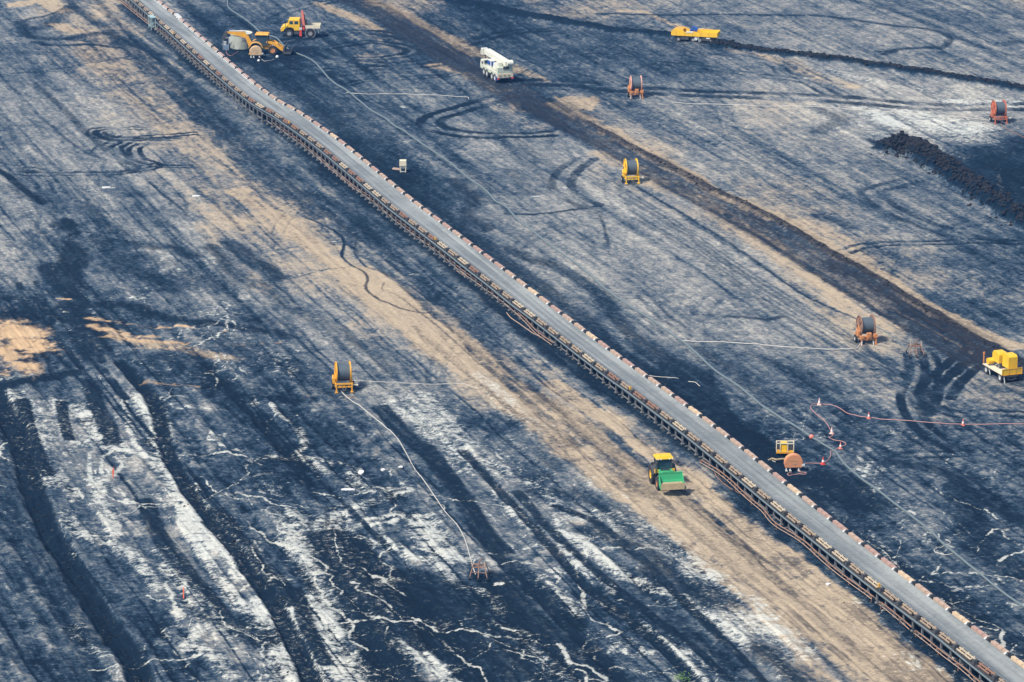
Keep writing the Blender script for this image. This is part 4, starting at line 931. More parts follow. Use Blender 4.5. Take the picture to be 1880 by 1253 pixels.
def crane_truck(px, py, rz):
    e = thing('crane_truck', px, py, rz, 'yellow double cab off-road truck with folded red crane behind the cab', 'truck')
    for x in (-1.75, 1.65):
        for y in (-.98, .98): wheel(e, x, y, .62, .40, GREY, 'y', BLK)
    b = MB(); b.prism([(-3.05, .85), (-3.10, 1.35), (-2.85, 1.68), (-2.05, 1.92), (-1.80, 2.82), (-.10, 2.84), (-.02, 2.70), (-.02, 1.05), (-.9, 1.0), (-1.05, 1.35), (-1.45, 1.52), (-2.0, 1.52), (-2.4, 1.35), (-2.6, .95)], 'y', -1.08, 1.08)
    cb = b.obj('cab', YEL, e, .06)
    for x0, x1 in ((-1.68, -1.10), (-.88, -.28)):
        m = MB()
        m.box(((x0 + x1) / 2, 0, 2.32), (x1 - x0, 2.19, .50)); m.obj('side_window', GLASS, cb)
    m = MB(); m.prism([(-2.06, 2.02), (-1.86, 2.70), (-1.84, 2.70), (-2.04, 2.02)], 'y', -.92, .92)
    m.v = [(x - .03, y, z) for x, y, z in m.v]; m.obj('windscreen', GLASS, cb)
    for x in (-1.0,): MB().box((x, 0, 1.85), (.03, 2.17, 1.5)).obj('door_seam', DIRTYEL, cb)
    for y in (-.75, .75): MB().cyl((-3.14, y, 1.25), (-3.05, y, 1.25), .13).obj('headlight', LGREY, cb)
    MB().box((-3.12, 0, .75), (.18, 2.1, .28)).obj('bumper', DGREY, e)
    m = MB(); m.cyl((-2.3, -1.10, 1.55), (-2.3, -1.3, 1.95), .035, n=6); m.box((-2.25, -1.3, 2.1), (.10, .05, .32)); m.obj('mirror', DGREY, e)
    m = MB(); m.box((-.2, -.42, .80), (5.3, .14, .26)); m.box((-.2, .42, .80), (5.3, .14, .26)); m.box((-.5, -.8, .68), (.8, .45, .45)); m.cyl((-1.75, -.8, .62), (-1.75, .8, .62), .12); m.cyl((1.65, -.8, .62), (1.65, .8, .62), .12); m.obj('chassis', DGREY, e)
    m = MB(); m.box((2.05, 0, 1.36), (2.3, 2.15, .14)); bd = m.obj('load_bed', GREY, e)
    for c, d in (((2.05, -1.08, 1.66), (2.36, .06, .50)), ((2.05, 1.08, 1.66), (2.36, .06, .50)), ((3.20, 0, 1.66), (.06, 2.16, .50))): MB().box(c, d).obj('drop_side', CREAM, bd)
    m = MB(); m.box((.92, 0, 2.1), (.08, 2.0, 1.2)); m.obj('head_rack', DGREY, e)
    m = MB(); m.ring((1.65, -1.15, .66), (1.65, -.75, .66), .84, .76, 24); m.box((3.0, 0, .8), (.10, 2.0, .22)); m.obj('rear_mudguard', GREY, e)
    cr = MB(); cr.box((.45, 0, 1.25), (.5, 1.9, .40)); cr.box((.5, 0, 1.7), (.45, .5, .9)); cr = cr.obj('crane_base', RED, e)
    m = MB(); m.box((.52, -.25, 2.9), (.48, .34, 2.5), taper=.72, shift=(-.20, 0)); m.obj('crane_boom', PINK, e)
    m = MB(); m.box((.60, .15, 2.6), (.30, .28, 2.0), shift=(-.1, 0)); m.obj('crane_jib', RED, e)
    MB().cyl((.88, -.1, 1.7), (.72, -.1, 3.1), .07).obj('crane_ram', DGREY, e)
    m = MB(); m.box((.10, -1.12, .75), (.34, .22, .95)); m.box((.10, -1.12, .26), (.40, .34, .16)); m.obj('outrigger_leg', RED, e)
    MB().box((.12, -1.1, 1.36), (.42, .3, .34)).obj('outrigger_valve', LGREY, e)
    return e
def mobile_crane(px, py, rz):
    """rear axle end at local y=0, front at y=+7.6"""
    e = thing('mobile_crane', px, py, rz, 'white mobile crane with its boom folded forward driving up the dark haul road', 'mobile crane')
    for y in (1.0, 2.35, 4.6, 5.95):
        for x in (-1.08, 1.08): wheel(e, x, y, .62, .42, LGREY, 'x', DGREY)
    m = MB(); m.box((0, 3.7, 1.20), (2.5, 7.6, .55)); m.box((0, 3.7, .85), (1.4, 7.4, .4)); m.obj('carrier', MINT, e, .03)
    m = MB(); m.box((0, -.10, 1.12), (2.5, .18, .62)); m.obj('rear_panel', CREAM, e)
    for x in (-.85, -.1, .55): MB().box((x, -.21, 1.14), (.34, .05, .20)).obj('tail_grille', BUCKDIRT, e)
    for x in (-1.15, 1.15): MB().box((x, -.21, .66), (.36, .12, .16)).obj('tail_light', RED, e)
    for x in (-1.25, 1.25): MB().box((x, .25, .62), (.30, .40, .5)).obj('outrigger', BLUE, e)
    m = MB(); m.box((-1.18, 3.6, 1.52), (.18, 7.0, .14)); m.box((1.18, 3.6, 1.52), (.18, 7.0, .14)); m.obj('deck_edge', WHT, e)
    c = MB(); c.prism([(6.4, 1.4), (6.4, 2.35), (7.45, 2.3), (7.75, 1.6), (7.75, 1.0), (6.4, 1.0)], 'x', -1.22, 1.22); c = c.obj('driver_cab', WHT, e, .05)
    MB().box((0, 6.37, 1.98), (2.0, .04, .5)).obj('rear_window', GLASS, c)
    m = MB(); m.box((.15, 1.9, 2.05), (2.0, 2.8, 1.0), taper=.92); m.obj('slewing_deck', WHT, e, .05)
    m = MB(); m.box((0, .35, 1.95), (2.45, .9, .90)); m.obj('counterweight', MINT, e, .05)
    m = MB(); m.box((.15, -.12, 2.30), (.90, .10, .50)); m.obj('engine_grille', DGREY, e)
    m = MB(); m.box((-.75, 3.9, 2.15), (.85, 1.5, 1.35), taper=.9); k = m.obj('crane_cab', WHT, e, .05)
    MB().box((-1.08, 3.9, 2.4), (.30, 1.1, .6)).obj('side_window', BLUE, k); MB().box((-.75, 3.12, 2.35), (.6, .2, .6)).obj('back_window', BLUE, k)
    R = Matrix.Rotation(math.radians(4), 3, 'X') @ Matrix.Rotation(math.radians(5), 3, 'Z')
    m = MB(); m.box((.10, 3.5, 3.15), (.95, 7.6, .85), R); m.box((.05, 3.9, 3.2), (.72, 8.3, .62), R); b = m.obj('boom', WHT, e, .05)
    m = MB(); m.cyl((.2, -.25, 3.0), (1.15, -.25, 3.0), .42, n=16); m.box((.75, .05, 2.95), (.9, .9, .75)); m.obj('winch', WHT, b)
    m = MB(); m.box((-.45, 7.9, 3.35), (.9, .8, .95)); m.cyl((-.9, 8.2, 3.2), (.1, 8.2, 3.2), .32, n=14); m.obj('boom_head', WHT, b)
    MB().cyl((0, 2.2, 2.4), (-.2, 5.3, 2.95), .17).obj('lift_ram', LGREY, e)
    MB().box((-.55, 1.0, 2.75), (.5, 1.0, .5)).obj('tool_box', WHT, e)
    MB().cyl((-.25, 8.2, 3.0), (-.25, 7.9, 1.9), .06, n=6).obj('hook_rope', DGREY, b)
    MB().box((-1.3, 6.6, 1.9), (.12, .3, .35)).obj('mirror', DGREY, e)
    return e
def tractor(px, py, rz):
    """drives towards local -y"""
    e = thing('tractor', px, py, rz, 'green tractor with yellow cab roof and a wide green bucket on the sandy road', 'tractor')
    for x in (-.98, .98):
        wheel(e, x, 1.35, .92, .55, YEL, 'x', hub=.5); wheel(e, x * .95, -1.15, .70, .46, ORG, 'x', hub=.5)
    m = MB(); m.prism([(.4, .7), (.4, 1.62), (-1.55, 1.45), (-1.85, 1.2), (-1.85, .7)], 'x', -.42, .42); m.obj('bonnet', GREEN, e, .06)
    m = MB(); m.box((0, .3, .65), (.6, 3.4, .35)); m.cyl((-.9, 1.35, .92), (.9, 1.35, .92), .16); m.cyl((-.9, -1.15, .7), (.9, -1.15, .7), .12); m.obj('chassis', DGREY, e)
    for x in (-.98, .98):
        pts = [(1.35 + 1.08 * math.cos(t), .92 + 1.06 * math.sin(t)) for t in [math.pi * (.1 + .8 * k / 10) for k in range(11)]]
        pts2 = [(1.35 + 1.0 * math.cos(t), .92 + .98 * math.sin(t)) for t in [math.pi * (.9 - .8 * k / 10) for k in range(11)]]
        MB().prism(pts + pts2, 'x', x - .28, x + .28).obj('fender', DGREY, e)
        MB().box((x * .80, .30, 1.60), (.50, .30, .34)).obj('lamp_panel', YEL, e)
    c = MB()
    for x in (-.74, .74):
        for y in (.25, 1.75): c.box((x, y, 2.15), (.09, .09, 1.45))
    c.box((0, 1.0, 1.42), (1.5, 1.5, .12)); c.box((0, .24, 1.62), (1.45, .06, .30)); c = c.obj('cab', DGREY, e)
    MB().box((0, 1.0, 2.15), (1.42, 1.44, 1.36)).obj('window', GLASS, c)
    m = MB(); m.box((0, .9, 2.93), (1.85, 1.6, .20), taper=.92); m.box((0, .9, 3.06), (1.3, 1.1, .08)); m.obj('cab_roof', YEL, e, .05)
    for x in (-.75, -.45, .45, .75): MB().cyl((x, -.02, 2.90), (x, .06, 2.90), .07).obj('work_light', WHITEP, e)
    for s in (-1, 1):
        m = MB(); m.beam((s * .78, .3, 2.6), (s * 1.32, .1, 2.55), .05); m.cyl((s * 1.34, .06, 2.5), (s * 1.34, .12, 2.5), .16, n=12); m.obj('mirror', BLK, e)
        m = MB(); m.prism([(.1, 1.55), (.2, 1.80), (-1.3, 1.75), (-2.3, 1.0), (-2.25, .85), (-1.35, 1.5)], 'x', s * .60 - .07, s * .60 + .07); m.obj('loader_arm', GREEN, e)
        MB().cyl((s * .60, -.6, 1.2), (s * .60, -1.9, 1.35), .05).obj('hydraulic_ram', LGREY, e)
    MB().cyl((-.95, .1, 1.5), (-.95, .1, 2.75), .06).obj('exhaust', DGREY, e)
    # bucket carried half raised, its mouth turned up
    def up(m_): m_.v = [(x, y, .72 + (z - .5) * 1.12) for x, y, z in m_.v]
    m = MB(); W_ = 1.24
    prof_o = [(-2.30, 1.78), (-2.35, 1.20), (-2.50, .72), (-2.85, .50), (-3.32, .50), (-3.40, .56), (-3.30, 1.05)]
    prof_i = [(-3.24, 1.02), (-3.30, .62), (-2.88, .58), (-2.58, .78), (-2.43, 1.22), (-2.38, 1.74)]
    m.prism(prof_o + prof_i, 'x', -W_, W_)
    side = [(-2.30, 1.78), (-2.35, 1.20), (-2.50, .72), (-2.85, .50), (-3.32, .50), (-3.40, .56), (-3.30, 1.08), (-3.0, 1.20), (-2.75, 1.5)]
    for s in (-1, 1): m.prism(side, 'x', s * W_ - .04 * (s > 0), s * W_ + .04 * (s < 0))
    m.box((0, -2.33, 1.82), (2.5, .14, .12)); m.box((-.55, -2.36, 1.90), (.55, .10, .16)); m.box((.1, -2.36, 1.94), (.5, .10, .12)); up(m); bu = m.obj('bucket', GREEN, e)
    m = MB(); m.box((0, -3.40, .78), (2.44, .05, .56), Matrix.Rotation(math.radians(-8), 3, 'X')); up(m); m.obj('cutting_plate', BUCKDIRT, bu)
    m = MB(); m.prism([(-3.22, .70), (-3.20, .86), (-2.9, .95), (-2.6, 1.0), (-2.55, .85), (-2.8, .62)], 'x', -1.15, 1.15); up(m); m.obj('load', BUCKDIRT, bu)
    return e
def flat_truck(px, py, rz):
    e = thing('flatbed_truck', px, py, rz, 'long yellow flat-bodied truck with blue load, at the top of the pit', 'truck')
    for x in (-2.6, -.2, .9, 2.5):
        for y in (-.85, .85): wheel(e, x, y, .42, .35, GREY, 'y', BLK)
    m = MB(); m.box((0, 0, .72), (6.6, 1.4, .3)); m.box((1.9, -.8, .62), (1.2, .5, .5)); m.box((-1.6, -.8, .62), (1.3, .4, .5)); m.obj('chassis', DGREY, e)
    m = MB(); m.prism([(-3.75, 1.05), (-3.70, 1.55), (-3.3, 1.95), (-1.85, 2.0), (-1.6, 1.65), (3.75, 1.72), (3.75, 1.02), (3.5, .98), (-3.5, .98)], 'y', -1.15, -1.09)
    m.prism([(-3.75, 1.05), (-3.70, 1.55), (-3.3, 1.95), (-1.85, 2.0), (-1.6, 1.72), (3.75, 1.78), (3.75, 1.02)], 'y', 1.09, 1.15)
    m.box((0, 0, 1.05), (7.4, 2.2, .12)); m.box((3.72, 0, 1.38), (.08, 2.2, .7)); m.box((-3.70, 0, 1.35), (.1, 2.2, .62))
    for x in (-2.9, -1.6, -.3, 1.0, 2.3): m.box((x, -1.17, 1.36), (.07, .05, .62))
    m.obj('body', YEL, e)
    MB().box((-2.7, 0, 1.86), (1.5, 2.1, .10)).obj('front_cover', YELO, e)
    MB().box((-.75, -1.0, 1.62), (1.1, .4, .22)).obj('rolled_sheet', CREAM, e)
    m = MB(); m.box((-.1, 0, 2.0), (.9, .8, .55), Matrix.Rotation(.5, 3, 'Y')); m.box((-.6, .1, 1.75), (.6, .7, .4)); m.obj('winch_box', BLUE, e)
    MB().cyl((.2, 0, 1.95), (1.2, .1, 2.05), .06, n=8).obj('lance', CREAM, e)
    MB().box((2.25, -1.06, .78), (.6, .05, .18)).obj('number_plate', WHITEP, e)
    m = MB(); m.cyl((.3, -1.15, .62), (.3, -1.0, .62), .28, n=14); m.beam((.7, -1.1, .9), (.85, -1.15, .1), .09); m.obj('spare_wheel', LGREY, e)
    return e
def box_trailer(px, py, rz):
    """rear board at local y=0, drawbar end at +y"""
    e = thing('equipment_trailer', px, py, rz, 'yellow flatbed trailer carrying yellow machine boxes at the right edge', 'trailer')
    for y in (.7, 4.1):
        for x in (-.98, .98): wheel(e, x, y, .50, .34, LGREY, 'x', BLK)
    m = MB(); m.box((0, 2.4, .98), (2.35, 4.9, .12)); m.obj('deck', CREAM, e)
    m = MB(); m.box((0, 2.4, .74), (1.0, 4.8, .3)); m.beam((-.6, -.05, .5), (0, -.1, .35), .08); m.beam((.6, -.05, .5), (0, -.1, .35), .08); m.box((0, -.05, .8), (1.6, .08, .10)); m.obj('chassis', DGREY, e)
    m = MB(); m.box((0, -.04, 1.30), (2.5, .07, .72)); tb = m.obj('tailboard', YEL, e)
    m = MB()
    for x in (-1.22, -.42, .42, 1.22): m.box((x, -.09, 1.30), (.07, .04, .72))
    m.box((0, -.09, 1.64), (2.5, .04, .06)); m.box((0, -.09, .96), (2.5, .04, .06)); m.obj('board_rib', YELO, tb)
    m = MB()
    for k, x in enumerate((.62, .74, .86, .98, 1.08)): m.box((x, -.08, 1.30 + .02 * (k % 2)), (.07, .012, .14 if k % 2 else .20))
    m.obj('stencil_mark', DIRTYEL, tb)
    m = MB(); m.box((.32, 1.15, 2.15), (1.12, 1.5, 1.30)); m.prism([(.4, 2.80), (.4, 2.82), (.65, 3.02), (1.7, 3.02), (1.9, 2.82), (1.9, 2.80)], 'x', -.22, .86); bx = m.obj('generator_box', YEL, e, .05)
    m = MB(); m.prism([(2.3, 1.6), (2.3, 2.6), (2.5, 2.85), (3.6, 2.85), (3.9, 2.5), (3.9, 1.6)], 'x', -.5, .55); bx = m.obj('compressor_box', YEL, e, .05)
    MB().box((-.51, 3.1, 2.1), (.03, .9, .06)).obj('box_seam', DIRTYEL, bx)
    MB().box((.2, 3.0, 1.3), (1.1, 1.6, .6)).obj('pump', DGREY, e)
    m = MB(); m.cyl((-1.05, 3.9, 1.55), (-.35, 3.9, 1.55), .36, n=16); m.obj('fuel_tank', YEL, e)
    m = MB(); m.beam((-.95, 2.2, 1.5), (-.4, 2.4, 1.7), .06); m.beam((-.4, 2.4, 1.0), (-.4, 2.4, 1.7), .06); m.obj('railing', LGREY, e)
    m = MB(); m.box((-1.10, 4.75, 1.6), (.12, .10, 1.2)); m.box((-1.10, 4.75, 2.25), (.2, .12, .3)); m.obj('post', ORG, e)
    m = MB(); m.beam((-1.0, 3.6, .8), (-.95, 3.4, .1), .09); m.beam((-.95, .05, .85), (-.92, -.15, .05), .09); m.obj('prop', LGREY, e)
    m = MB(); m.beam((-.5, 4.9, .7), (0, 6.2, .45), .1); m.beam((.5, 4.9, .7), (0, 6.2, .45), .1); m.obj('drawbar', DGREY, e)
    return e
def cable_box(px, py, rz, mat, label, name='cable_drum_cover'):
    e = thing(name, px, py, rz, label, 'cable drum', 'round-topped cable drums')
    pts = [(-.88, .35), (-.98, .75)] + [(-.98 * math.cos(t), .85 + .95 * math.sin(t)) for t in [math.pi * k / 14 for k in range(1, 14)]] + [(.98, .75), (.92, .35)]
    m = MB(); m.prism(pts, 'y', -.05, .55); m.obj('drum_shell', mat, e, .04)
    m = MB(); m.prism([(x * .90, .9 + (z - .9) * .90) for x, z in pts], 'y', -.10, -.04); m.obj('front_board', mat, e)
    for x in (-.75, -.35, .55): 
        m = MB(); m.beam((x, .1, .4), (x - .05, -.05, .05), .13); m.box((x, -.05, .04), (.24, .24, .08)); m.obj('foot', LGREY, e)
    m = MB(); m.box((.98, 0, .62), (.34, .3, .22)); m.cyl((1.1, .0, .5), (1.3, .0, .35), .06); m.obj('plug_socket', LGREY, e)
    m = MB(); m.box((.1, -.115, .78), (.36, .03, .10)); m.box((.0, -.115, 1.12), (.8, .02, .05)); m.obj('handle', BUCKDIRT, e)
    return e
# ------------------------------------------------------------------ everything set in place
hose_reel(1167, 178, 5, ORG, 'faded orange hose reel with grey hose coil at the end of a pale strip', 1, 1.0, paint('pale_pink_rust', (.62, .34, .27), .7, .3))
hose_reel(1158, 334, 9, YEL, 'bright yellow hose reel beside the dark haul road', 0, 1.0)
hose_reel(1833, 224, 10, RST, 'rust red hose reel on the white silt near the right edge', 0, 1.0)
hose_reel(630, 715, 8, YELO, 'yellow hose reel alone on the left half of the pit floor', 0, 1.0)
hose_reel(1589, 628, 12, ORG, 'rusty orange hose reel with a white hose leading left', 1, 1.0, RUSTY)
backhoe(487, 98, -4)
crane_truck(552, 66, -2)
mobile_crane(927, 152, 20)
flat_truck(1277, 76, -15)
box_trailer(1857, 703, 20)
tractor(1221, 893, 11)
cable_box(470, 106, 4, SAND, 'sandy round-topped cable drum in front of the backhoe')
cable_box(1457, 865, 4, SALM, 'salmon orange round-topped cable drum beside the conveyor')

# round grey tank behind the digging arm
e = thing('storage_tank', 443, 88, 0, 'round grey-green tank with a pale rim behind the digging arm', 'tank')
m = MB(); m.cyl((0, 0, .05), (0, 0, 1.22), 1.72, n=40); m.cyl((0, 0, 1.25), (0, 0, 2.30), 1.66, n=40); m.obj('tank_wall', GRGREEN, e)
m = MB(); m.ring((0, 0, 2.28), (0, 0, 2.44), 1.78, 1.50, 40); m.obj('rim', CREAM, e)
MB().cyl((0, 0, 2.26), (0, 0, 2.36), 1.55, n=40).obj('lid', GRGREEN, e)
m = MB()
for k in range(5):
    a = math.radians(-78 + k * 9); m.box((1.68 * math.cos(a) + .0, 1.68 * math.sin(a), 1.78), (.30, .06, .70), Matrix.Rotation(a + math.pi / 2, 3, 'Z'))
m.obj('shade_panel', GREY, e)  # grey panel added for a shaded, reflective area on the tank wall
m = MB(); m.box((-1.75, -.3, 1.3), (.4, .5, .9)); m.obj('valve_box', LGREY, e)
# blue and grey drum stand left of it
e = thing('pump_stand', 415, 92, 0, 'small grey and blue pump stand left of the round tank', 'pump')
m = MB(); m.box((0, 0, .42), (.85, .7, .75)); m.obj('motor_box', paint('blue_grey_plastic', (.17, .26, .38), .5, .2), e)
m = MB(); m.cyl((-.1, 0, .8), (-.1, 0, 1.35), .25, n=12); m.obj('filter', LGREY, e)
m = MB()
for x in (-.45, .45):
    for y in (-.35, .35): m.box((x, y, 1.0), (.07, .07, 2.0))
m.box((0, -.35, 1.95), (.95, .07, .07)); m.box((0, .35, 1.95), (.95, .07, .07)); m.obj('frame', GREY, e)
# cream tank on legs
e = thing('raised_tank', 740, 316, 0, 'small cream tank on splayed legs in the dark coal beside the conveyor', 'tank')
m = MB(); m.box((0, 0, 1.28), (.98, .8, .80), taper=.96); m.obj('tank_body', CREAM, e, .05)
m = MB(); m.box((0, 0, .72), (.80, .62, .36), taper=1.2); m.obj('hopper', GREY, e)
for x in (-.42, .42):
    for y in (-.3, .3): MB().beam((x, y, 1.0), (x * .78, y, 0), .12).obj('leg', CREAM, e)
MB().beam((-.42, -.32, .1), (.45, -.32, .12), .1).obj('brace', LGREY, e)
e = tag(MB().box((0, 0, .14), (1.15, .5, .2), Matrix.Rotation(.12, 3, 'Y'), taper=.7).obj('scrap_plate', COVER), 'brown scrap plate lying left of the cream tank', 'scrap')
e.location = G(728, 312)
# yellow generator cage
e = thing('generator_cage', 1441, 833, -3, 'small yellow caged generator behind the salmon cable drum', 'generator')
m = MB(); m.box((0, 0, .26), (1.85, .95, .28)); m.obj('base', YELO, e, .03)
m = MB(); m.box((-.12, 0, .80), (.62, .8, .85)); m.box((.15, 0, .6), (1.5, .7, .5)); m.obj('engine_box', YEL, e, .03)
m = MB()
for x in (-.9, -.5, .28, .9):
    for y in (-.45, .45): m.box((x, y, .78), (.08, .08, .95))
for y in (-.45, .45): m.box((0, y, 1.24), (1.88, .08, .08))
for x in (-.9, .9): m.box((x, 0, 1.24), (.08, .9, .08))
m.obj('cage', CREAM, e)
for x in (-.7, .60):
    m = MB(); m.box((x, -.38, .82), (.34 if x < 0 else .50, .05, .55)); m.obj('grille', DGREY, e)
e = tag(MB().tube([(0, 0, .1), (.3, .1, .18), (.7, -.1, .12), (1.2, .05, .15), (1.6, .2, .1)], .11, 7).obj('scrap_pipe', BUCKDIRT), 'muddy brown debris lying left of the caged generator', 'scrap')
e.location = G(1413, 846)
# sprinkler carts
def sprinkler(px, py, rz, mat, label):
    e = thing('sprinkler_cart', px, py, rz, label, 'sprinkler cart', 'rusty sprinkler carts')
    f = MB()
    for x in (-.85, .85): f.beam((x * .7, -.5, 1.15), (x, -.9, .25), .09); f.beam((x * .7, .5, 1.15), (x, .9, .25), .09)
    f.beam((0, -.4, 1.2), (0, -1.1, .25), .09)
    f.beam((-.6, -.5, 1.15), (.6, -.5, 1.15), .08); f.beam((-.6, .5, 1.15), (.6, .5, 1.15), .08); f.beam((-.6, -.5, 1.15), (-.6, .5, 1.15), .08); f.beam((.6, -.5, 1.15), (.6, .5, 1.15), .08)
    f.beam((-.6, -.5, 1.15), (.6, .5, 1.15), .07); f.beam((-.6, .5, 1.15), (.6, -.5, 1.15), .07); f.beam((-.75, -.7, .7), (.75, -.7, .7), .06)
    f.obj('frame', mat, e)
    for x, y in ((-.85, -.9), (.85, -.9), (-.85, .9), (.85, .9), (0, -1.1)):
        m = MB(); m.cyl((x - .06, y, .17), (x + .06, y, .17), .17, n=12); m.obj('wheel', BLK, e)
    m = MB(); m.cyl((0, 0, .9), (0, 0, 1.6), .06, n=8); m.cyl((0, 0, 1.55), (.35, -.2, 2.0), .05, n=8); m.obj('spray_gun', mat, e)
    m = MB(); m.beam((-.62, -.5, 1.2), (-.70, -.5, 1.75), .08); m.beam((.62, -.5, 1.2), (.55, -.5, 1.75), .08); m.obj('upright', paint('pale_rust', (.55, .42, .32), .7, .3), e)
    return e
sprinkler(1680, 652, 5, RUSTY, 'thin rusty sprinkler cart to the right of the rusty orange hose reel')
sprinkler(880, 1060, -6, RUSTY, 'spindly rusty sprinkler cart at the end of the long white hose')
# traffic cones and floats along the red cable
def cone(px, py, label, mat=PINK, k=1.0):
    e = thing('traffic_cone', px, py, random.Random(px).uniform(0, 90), label, 'traffic cone', 'traffic cones along the red cable'); e.scale = (k, k, k)
    e.location.z = fz(e.location.x, e.location.y)
    m = MB(); m.box((0, 0, .03), (.42, .42, .06)); m.cyl((0, 0, .05), (0, 0, .27), .17, .125, n=14); m.cyl((0, 0, .27), (0, 0, .46), .09, .07, n=10); m.cyl((0, 0, .46), (0, 0, .75), .08, .025, n=14); m.obj('cone_body', mat, e)
    m = MB(); m.cyl((0, 0, .27), (0, 0, .46), .127, .082, n=14); m.obj('reflective_band', WHITEP, e)
cone(1504, 744, 'pale traffic cone at the top bend of the red cable', paint('pale_cone', (.80, .52, .45), .5, .1), 1.05)
cone(1595, 768, 'traffic cone standing beneath the middle of the long red cable')
cone(1768, 779, 'traffic cone nearest the right edge on the long red cable')
cone(1527, 795, 'pale traffic cone where the red cable bends back sharply', paint('pale_cone', (.80, .52, .45), .5, .1))
cone(1543, 825, 'pinkish traffic cone close above the grey pipe crossing', PINK)
cone(1511, 852, 'bright red traffic cone just right of the salmon cable drum', RED, 1.1)
def ball(px, py, mat, label, r=.28):
    import bmesh
    b = bmesh.new(); bmesh.ops.create_icosphere(b, subdivisions=2, radius=r); mm = bpy.data.meshes.new('float'); b.to_mesh(mm); b.free(); mm.materials.append(mat)
    for p in mm.polygons: p.use_smooth = True
    o = bpy.data.objects.new('pipe_float', mm); scene.collection.objects.link(o); g_ = G(px, py); o.location = (g_.x, g_.y, fz(g_.x, g_.y) + r * .9); return tag(o, label, 'float')
ball(1490, 805, PINK, 'round red float lying against the grey pipe'); 
# marker sticks
def stick(px, py, rz, label, mat=PINK):
    e = MB(); e.beam((0, 0, -.1), (.12, 0, 1.05), .11); e.box((.06, -.02, .62), (.20, .05, .5)); o = e.obj('marker_stake', mat); g_ = G(px, py)
    o.location = (g_.x, g_.y, fz(g_.x, g_.y)); o.rotation_euler = (0, 0, math.radians(rz)); return tag(o, label, 'marker stake', 'orange marker stakes')
OR2 = paint('signal_orange', (.85, .17, .08), .5, .1)
stick(207, 879, 10, 'orange marker stake among pale cracks in the upper left striped ground', OR2); stick(337, 1098, 80, 'orange marker stake standing beside dark furrows at the lower left', OR2)
# pipes, hoses and cables on the ground
line('water_main', .125, [(430,-60),(424,-20),(418,8),(424,20),(445,33),(460,44),(476,59),(492,66),(508,72),(520,84),(536,95),(562,106),(580,118),(588,126),(605,146),(621,158),(638,168),(664,189),(682,204),(705,217),(725,233),(741,242),(766,261),(799,283),(827,301),(843,315),
     (868,335),(894,353),(909,369),(930,381),(944,396),(956,409),(981,427),(1019,457),(1045,476),(1075,500),(1103,524),(1134,549),(1185,580),(1225,609),(1252,627),(1280,651),(1313,681),(1338,699),(1369,722),(1402,750),(1431,769),(1461,784),(1490,804),(1528,828),(1543,845),(1558,862),(1584,884),(1617,907),
     (1655,936),(1682,957),(1709,979),(1734,1003),(1762,1027),(1798,1056),(1839,1087),(1880,1118),(1935,1158)], PIPE, 'long blue-grey water pipe snaking over the pit floor right of the conveyor', 'pipe')
line('hose', .06, [(1734,1003),(1722,1008),(1715,1013),(1720,1018),(1736,1020),(1752,1017)], HOSEW, 'thin hose loop below the grey pipe at lower right', 'hose')
line('hose', .05, [(1734,1002),(1743,999),(1745,995),(1738,992)], HOSEW, 'short curled hose above the grey pipe at lower right', 'hose')
line('hose', .06, [(636,170),(660,173),(700,173),(745,174),(790,176),(853,178),(861,182)], HOSEW, 'straight white hose running right from the pipe at upper middle', 'hose')
line('hose', .06, [(1184,190),(1200,189)], HOSEW, 'very short white hose piece beside the faded orange hose reel', 'hose')
line('hose', .06, [(1233,189),(1274,191),(1350,194),(1410,196),(1510,198),(1590,204),(1655,208),(1757,216),(1818,221)], HOSEW, 'long thin white hose leading to the rust red hose reel', 'hose')
line('hose', .075, [(1250,625),(1290,627),(1338,629),(1410,635),(1460,639),(1502,640),(1553,642),(1570,641),(1577,637),(1580,630)], HOSEW, 'white hose running left from the rusty orange hose reel', 'hose')
line('hose', .07, [(626,718),(632,725),(640,732),(650,740),(662,748),(690,771),(710,787),(725,801),(743,827),(756,852),(767,870),(779,885),(797,911),(817,939),(838,965),(853,992),(861,1018),(868,1040),(873,1054)], HOSEW, 'long pale hose curving down from the yellow reel to a sprinkler cart', 'hose')
line('hose', .045, [(646,701),(690,702),(766,705),(843,705),(858,708),(879,715)], HOSEW, 'thin white hose running right from the yellow reel on the left', 'hose')
line('hose', .06, [(1836,226),(1843,233),(1860,243),(1885,256),(1920,270)], RUSTY, 'brownish hose running off right from the rust red hose reel', 'hose')
line('hose', .05, [(1165,687),(1200,690),(1246,694)], HOSEW, 'thin straight white hose lying just right of the conveyor', 'hose')
line('hose', .06, [(1264,700),(1276,702),(1285,709)], HOSEW, 'short curved white hose end just right of the conveyor', 'hose')
line('hose', .09, [(1608,601),(1627,612),(1645,624),(1657,636),(1670,649)], PIPE, 'grey hose between the rusty orange reel and its sprinkler cart', 'hose')
line('hose', .09, [(1686,633),(1696,640),(1704,652),(1711,664)], HOSEB, 'dark hose curving right from the sprinkler cart', 'hose')
line('cable', .065, [(1468,861),(1480,852),(1511,850),(1520,846),(1525,838),(1525,830),(1533,829),(1538,824),(1544,819),(1553,816),(1549,811),(1536,807),(1523,804),(1522,801),(1530,797),(1531,794),(1526,790),(1513,773),(1497,761),(1489,752),(1491,745),(1503,742),(1535,746),(1555,757),(1575,763),(1600,767),(1650,772),(1720,777),(1800,779),(1900,779)],
     HOSEP, 'pinkish red power cable winding from the salmon drum to the right edge', 'cable')
line('cable', .06, [(1463,862),(1468,867),(1479,868),(1478,871),(1462,870),(1449,872),(1446,869),(1455,867)], HOSEP, 'looped red cable end below the salmon cable drum', 'cable')
line('cable', .06, [(1410,845),(1415,845),(1424,848)], HOSEW, 'short pale cable end left of the salmon cable drum', 'cable')
